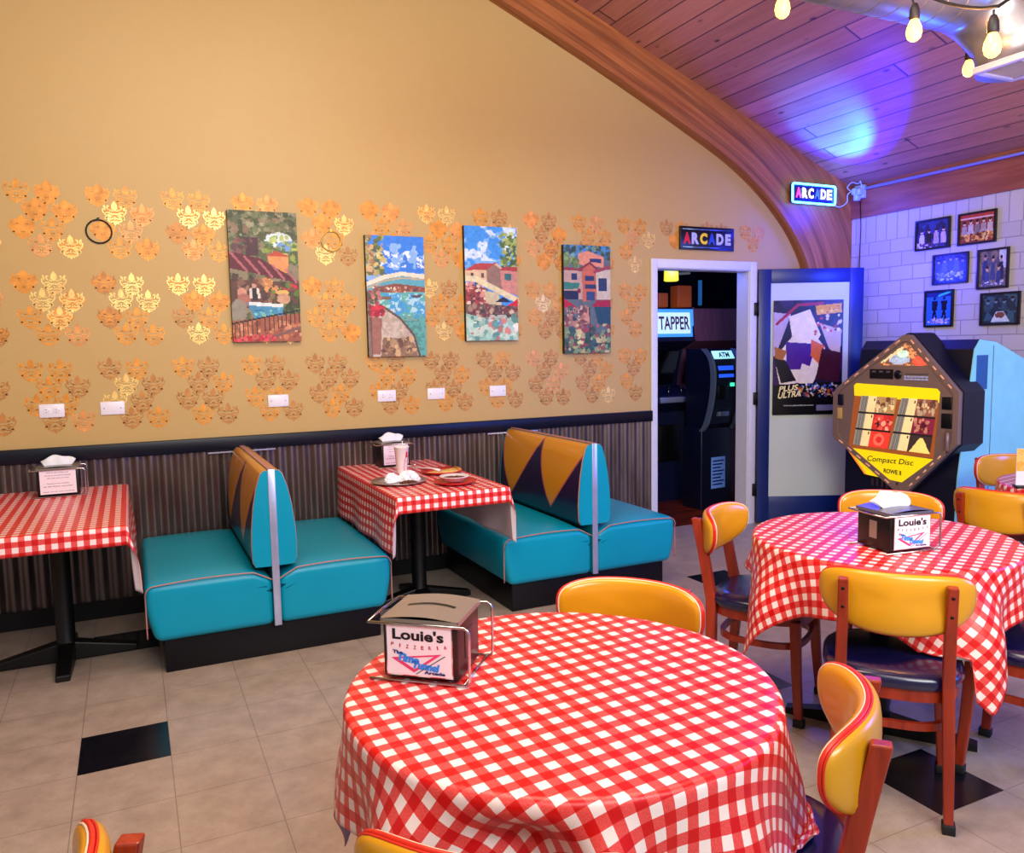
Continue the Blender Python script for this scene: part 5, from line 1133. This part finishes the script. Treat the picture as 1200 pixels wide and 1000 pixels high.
mb.box((-a, -b_, 0), (-a+.03, b_, .02), M_vent, .003); mb.box((a-.03, -b_, 0), (a, b_, .02), M_vent, .003); mb.box((-a+.03, -b_, 0), (a-.03, -b_+.03, .02), M_vent, .003); mb.box((-a+.03, b_-.03, 0), (a-.03, b_, .02), M_vent, .003); mb.box((-a+.03, -.008, 0), (a-.03, .008, .018), M_vent); mb.box((-a, -b_, .02), (a, b_, .026), M_vent); mb.build('vent_frame', t)
for k in range(11):
    mb = MB(); x = -a+.038+.019*k; mb.add([(x, -b_+.03, .004), (x+.012, -b_+.03, .016), (x+.012, b_-.03, .016), (x, b_-.03, .004), (x+.0015, -b_+.03, .003), (x+.0135, -b_+.03, .015), (x+.0135, b_-.03, .015), (x+.0015, b_-.03, .003)], [(0, 1, 2, 3), (7, 6, 5, 4), (0, 4, 5, 1), (2, 6, 7, 3), (0, 3, 7, 4), (1, 5, 6, 2)], M_vent); mb.build('louvre', t)
M_bulb = mat('warm_bulb_glass', '#ffc860', .2, emit='#ffb040', es=9.); M_sock = mat('black_socket', '#241f22', .5); M_wire = mat('black_wire_cover', '#121014', .5)
M_fil = emis('filament', '#fff0c0', 40.)
def string(label, wire, bulbs):
    t = thing('string_lights', label, 'string lights', (0, 0, 0))
    mb = MB(); mb.tube(catmull(wire, 5), .006, M_wire, 8); mb.build('wire', t)
    for (x, y, z, dr, tilt) in bulbs:
        mb = MB(); mb.tube([(x, y, z+.06), (x-tilt*.3, y, z+.06+dr)], .004, M_wire, 6); mb.lathe([(.0, .075), (.010, .072), (.018, .05), (.020, .02), (.017, .012)], M_sock, 16, (x, y, z)); s = mb.build('socket', t)
        mb = MB(); mb.lathe([(.012, .02), (.016, .008), (.026, -.015), (.029, -.035), (.024, -.055), (.012, -.066), (0, -.069)], M_bulb, 20, (x, y, z)); b = mb.build('bulb', s)
        mb = MB(); mb.tube([(x-.004, y, z), (x-.006, y, z-.04), (x+.006, y, z-.04), (x+.004, y, z)], .002, M_fil, 6)
        mb.build('filament', b)
B1 = (2.825, -2.708, 2.69); B2 = (2.747, -3.081, 2.50)
string('string of warm bulbs hanging below the metal duct', [(1.4, -2.4, 3.0), (2.376, -2.478, 2.87), (2.55, -2.6, 2.83), B1[:2]+(2.80,), (2.80, -2.9, 2.68), B2[:2]+(2.60,), (2.74, -3.2, 2.615), (2.7, -4.0, 2.75)], [(*B1, .03, .05), (*B2, .03, 0), (2.372, -2.478, 2.79, .01, 0)])
string('second strand with two small bulbs beside the air vent', [(3.42, -2.30, 2.93), (3.6, -2.24, 2.95), (3.83, -2.26, 2.97), (3.97, -2.12, 2.93), (4.4, -2.3, 2.95), (4.6, -2.7, ceil_z(4.6)-.01)], [(3.821, -2.265, 2.93, .0, 0), (3.979, -2.122, 2.875, .0, 0)])

# ================================================================ LIGHT
w = bpy.data.worlds.new('world'); SC.world = w; w.use_nodes = True; nt = w.node_tree; bg = nt.nodes['Background']
tc = N(nt, 'ShaderNodeTexCoord'); s = N(nt, 'ShaderNodeSeparateXYZ'); L(nt, tc.outputs['Generated'], s.inputs[0])
r = N(nt, 'ShaderNodeMapRange', i_1=-.2, i_2=.8); L(nt, s.outputs[0], r.inputs[0])
L(nt, mixc(nt, r.outputs[0], lin('#fff2ea'), lin('#a8bcff')), bg.inputs[0]); bg.inputs[1].default_value = .42
def light(name, typ, loc, target, energy, col, size=.5, spot=None, blend=.5, sy=None):
    d = bpy.data.lights.new(name, typ); d.energy = energy; d.color = lin(col) if isinstance(col, str) else col
    if typ == 'AREA':
        d.size = size
        if sy: d.shape = 'RECTANGLE'; d.size_y = sy
    else: d.shadow_soft_size = size
    if spot: d.spot_size = math.radians(spot); d.spot_blend = blend
    o = bpy.data.objects.new(name, d); COL.objects.link(o); o.location = loc
    if target: o.rotation_euler = (Vector(target)-Vector(loc)).to_track_quat('-Z', 'Y').to_euler()
    return o
light('warm_ceiling_lamps', 'AREA', (.8, -3.0, 3.7), (.8, -2.0, 0), 105, '#fff0d8', 2.4, sy=1.6)
light('room_daylight', 'AREA', (1.0, -6.3, 3.1), (3.6, -.4, 1.6), 140, '#f4faf8', 2.4, sy=1.2)
light('string_bulb_warmth', 'POINT', (.75, -3.2, 2.45), None, 22, '#ff8434', .08)
light('ceiling_fill', 'AREA', (1.8, -4.4, 1.9), (3.9, -1.6, 3.3), 42, '#fff0ea', 1.5)  # added upward fill without a fixture, brightens the ceiling planks
light('bulb_glow', 'POINT', (2.81, -2.8, 2.55), None, 10, '#ffb060', .06)
light('blue_right_glow', 'AREA', (5.2, -4.4, 1.7), (3.2, -2.4, .4), 100, '#4070ff', 1.2, sy=1.2)  # blue light from an unseen source on the right
light('blue_spot', 'SPOT', (5.22, -.24, 2.30), (4.80, -.50, 2.96), 420, '#1a66ff', .02, 42, .7)
light('violet_halo', 'SPOT', (5.22, -.24, 2.30), (4.76, -.54, 2.98), 230, '#1c06ff', .02, 60, .4)
light('duct_blue_fill', 'SPOT', (4.6, -1.5, 1.6), (3.3, -2.5, 2.95), 60, '#2a60ff', .05, 40, .6)  # added spot without a fixture, tints the metal duct blue
light('neon_glow', 'POINT', (5.10, -.34, 2.50), None, 18, '#2434ff', .12)
light('corner_blue', 'POINT', (5.05, -.70, 2.0), None, 26, '#2030ff', .1)
light('arcade_blue', 'POINT', (4.1, .5, 2.2), None, 22, '#3860ff', .2)

vs_ = SC.view_settings; vs_.view_transform = 'Standard'; vs_.look = 'None'; vs_.gamma = 1; vs_.use_curve_mapping = False; vs_.exposure = .02
SC.cycles.max_bounces = 6
SC.cycles.use_denoising = True
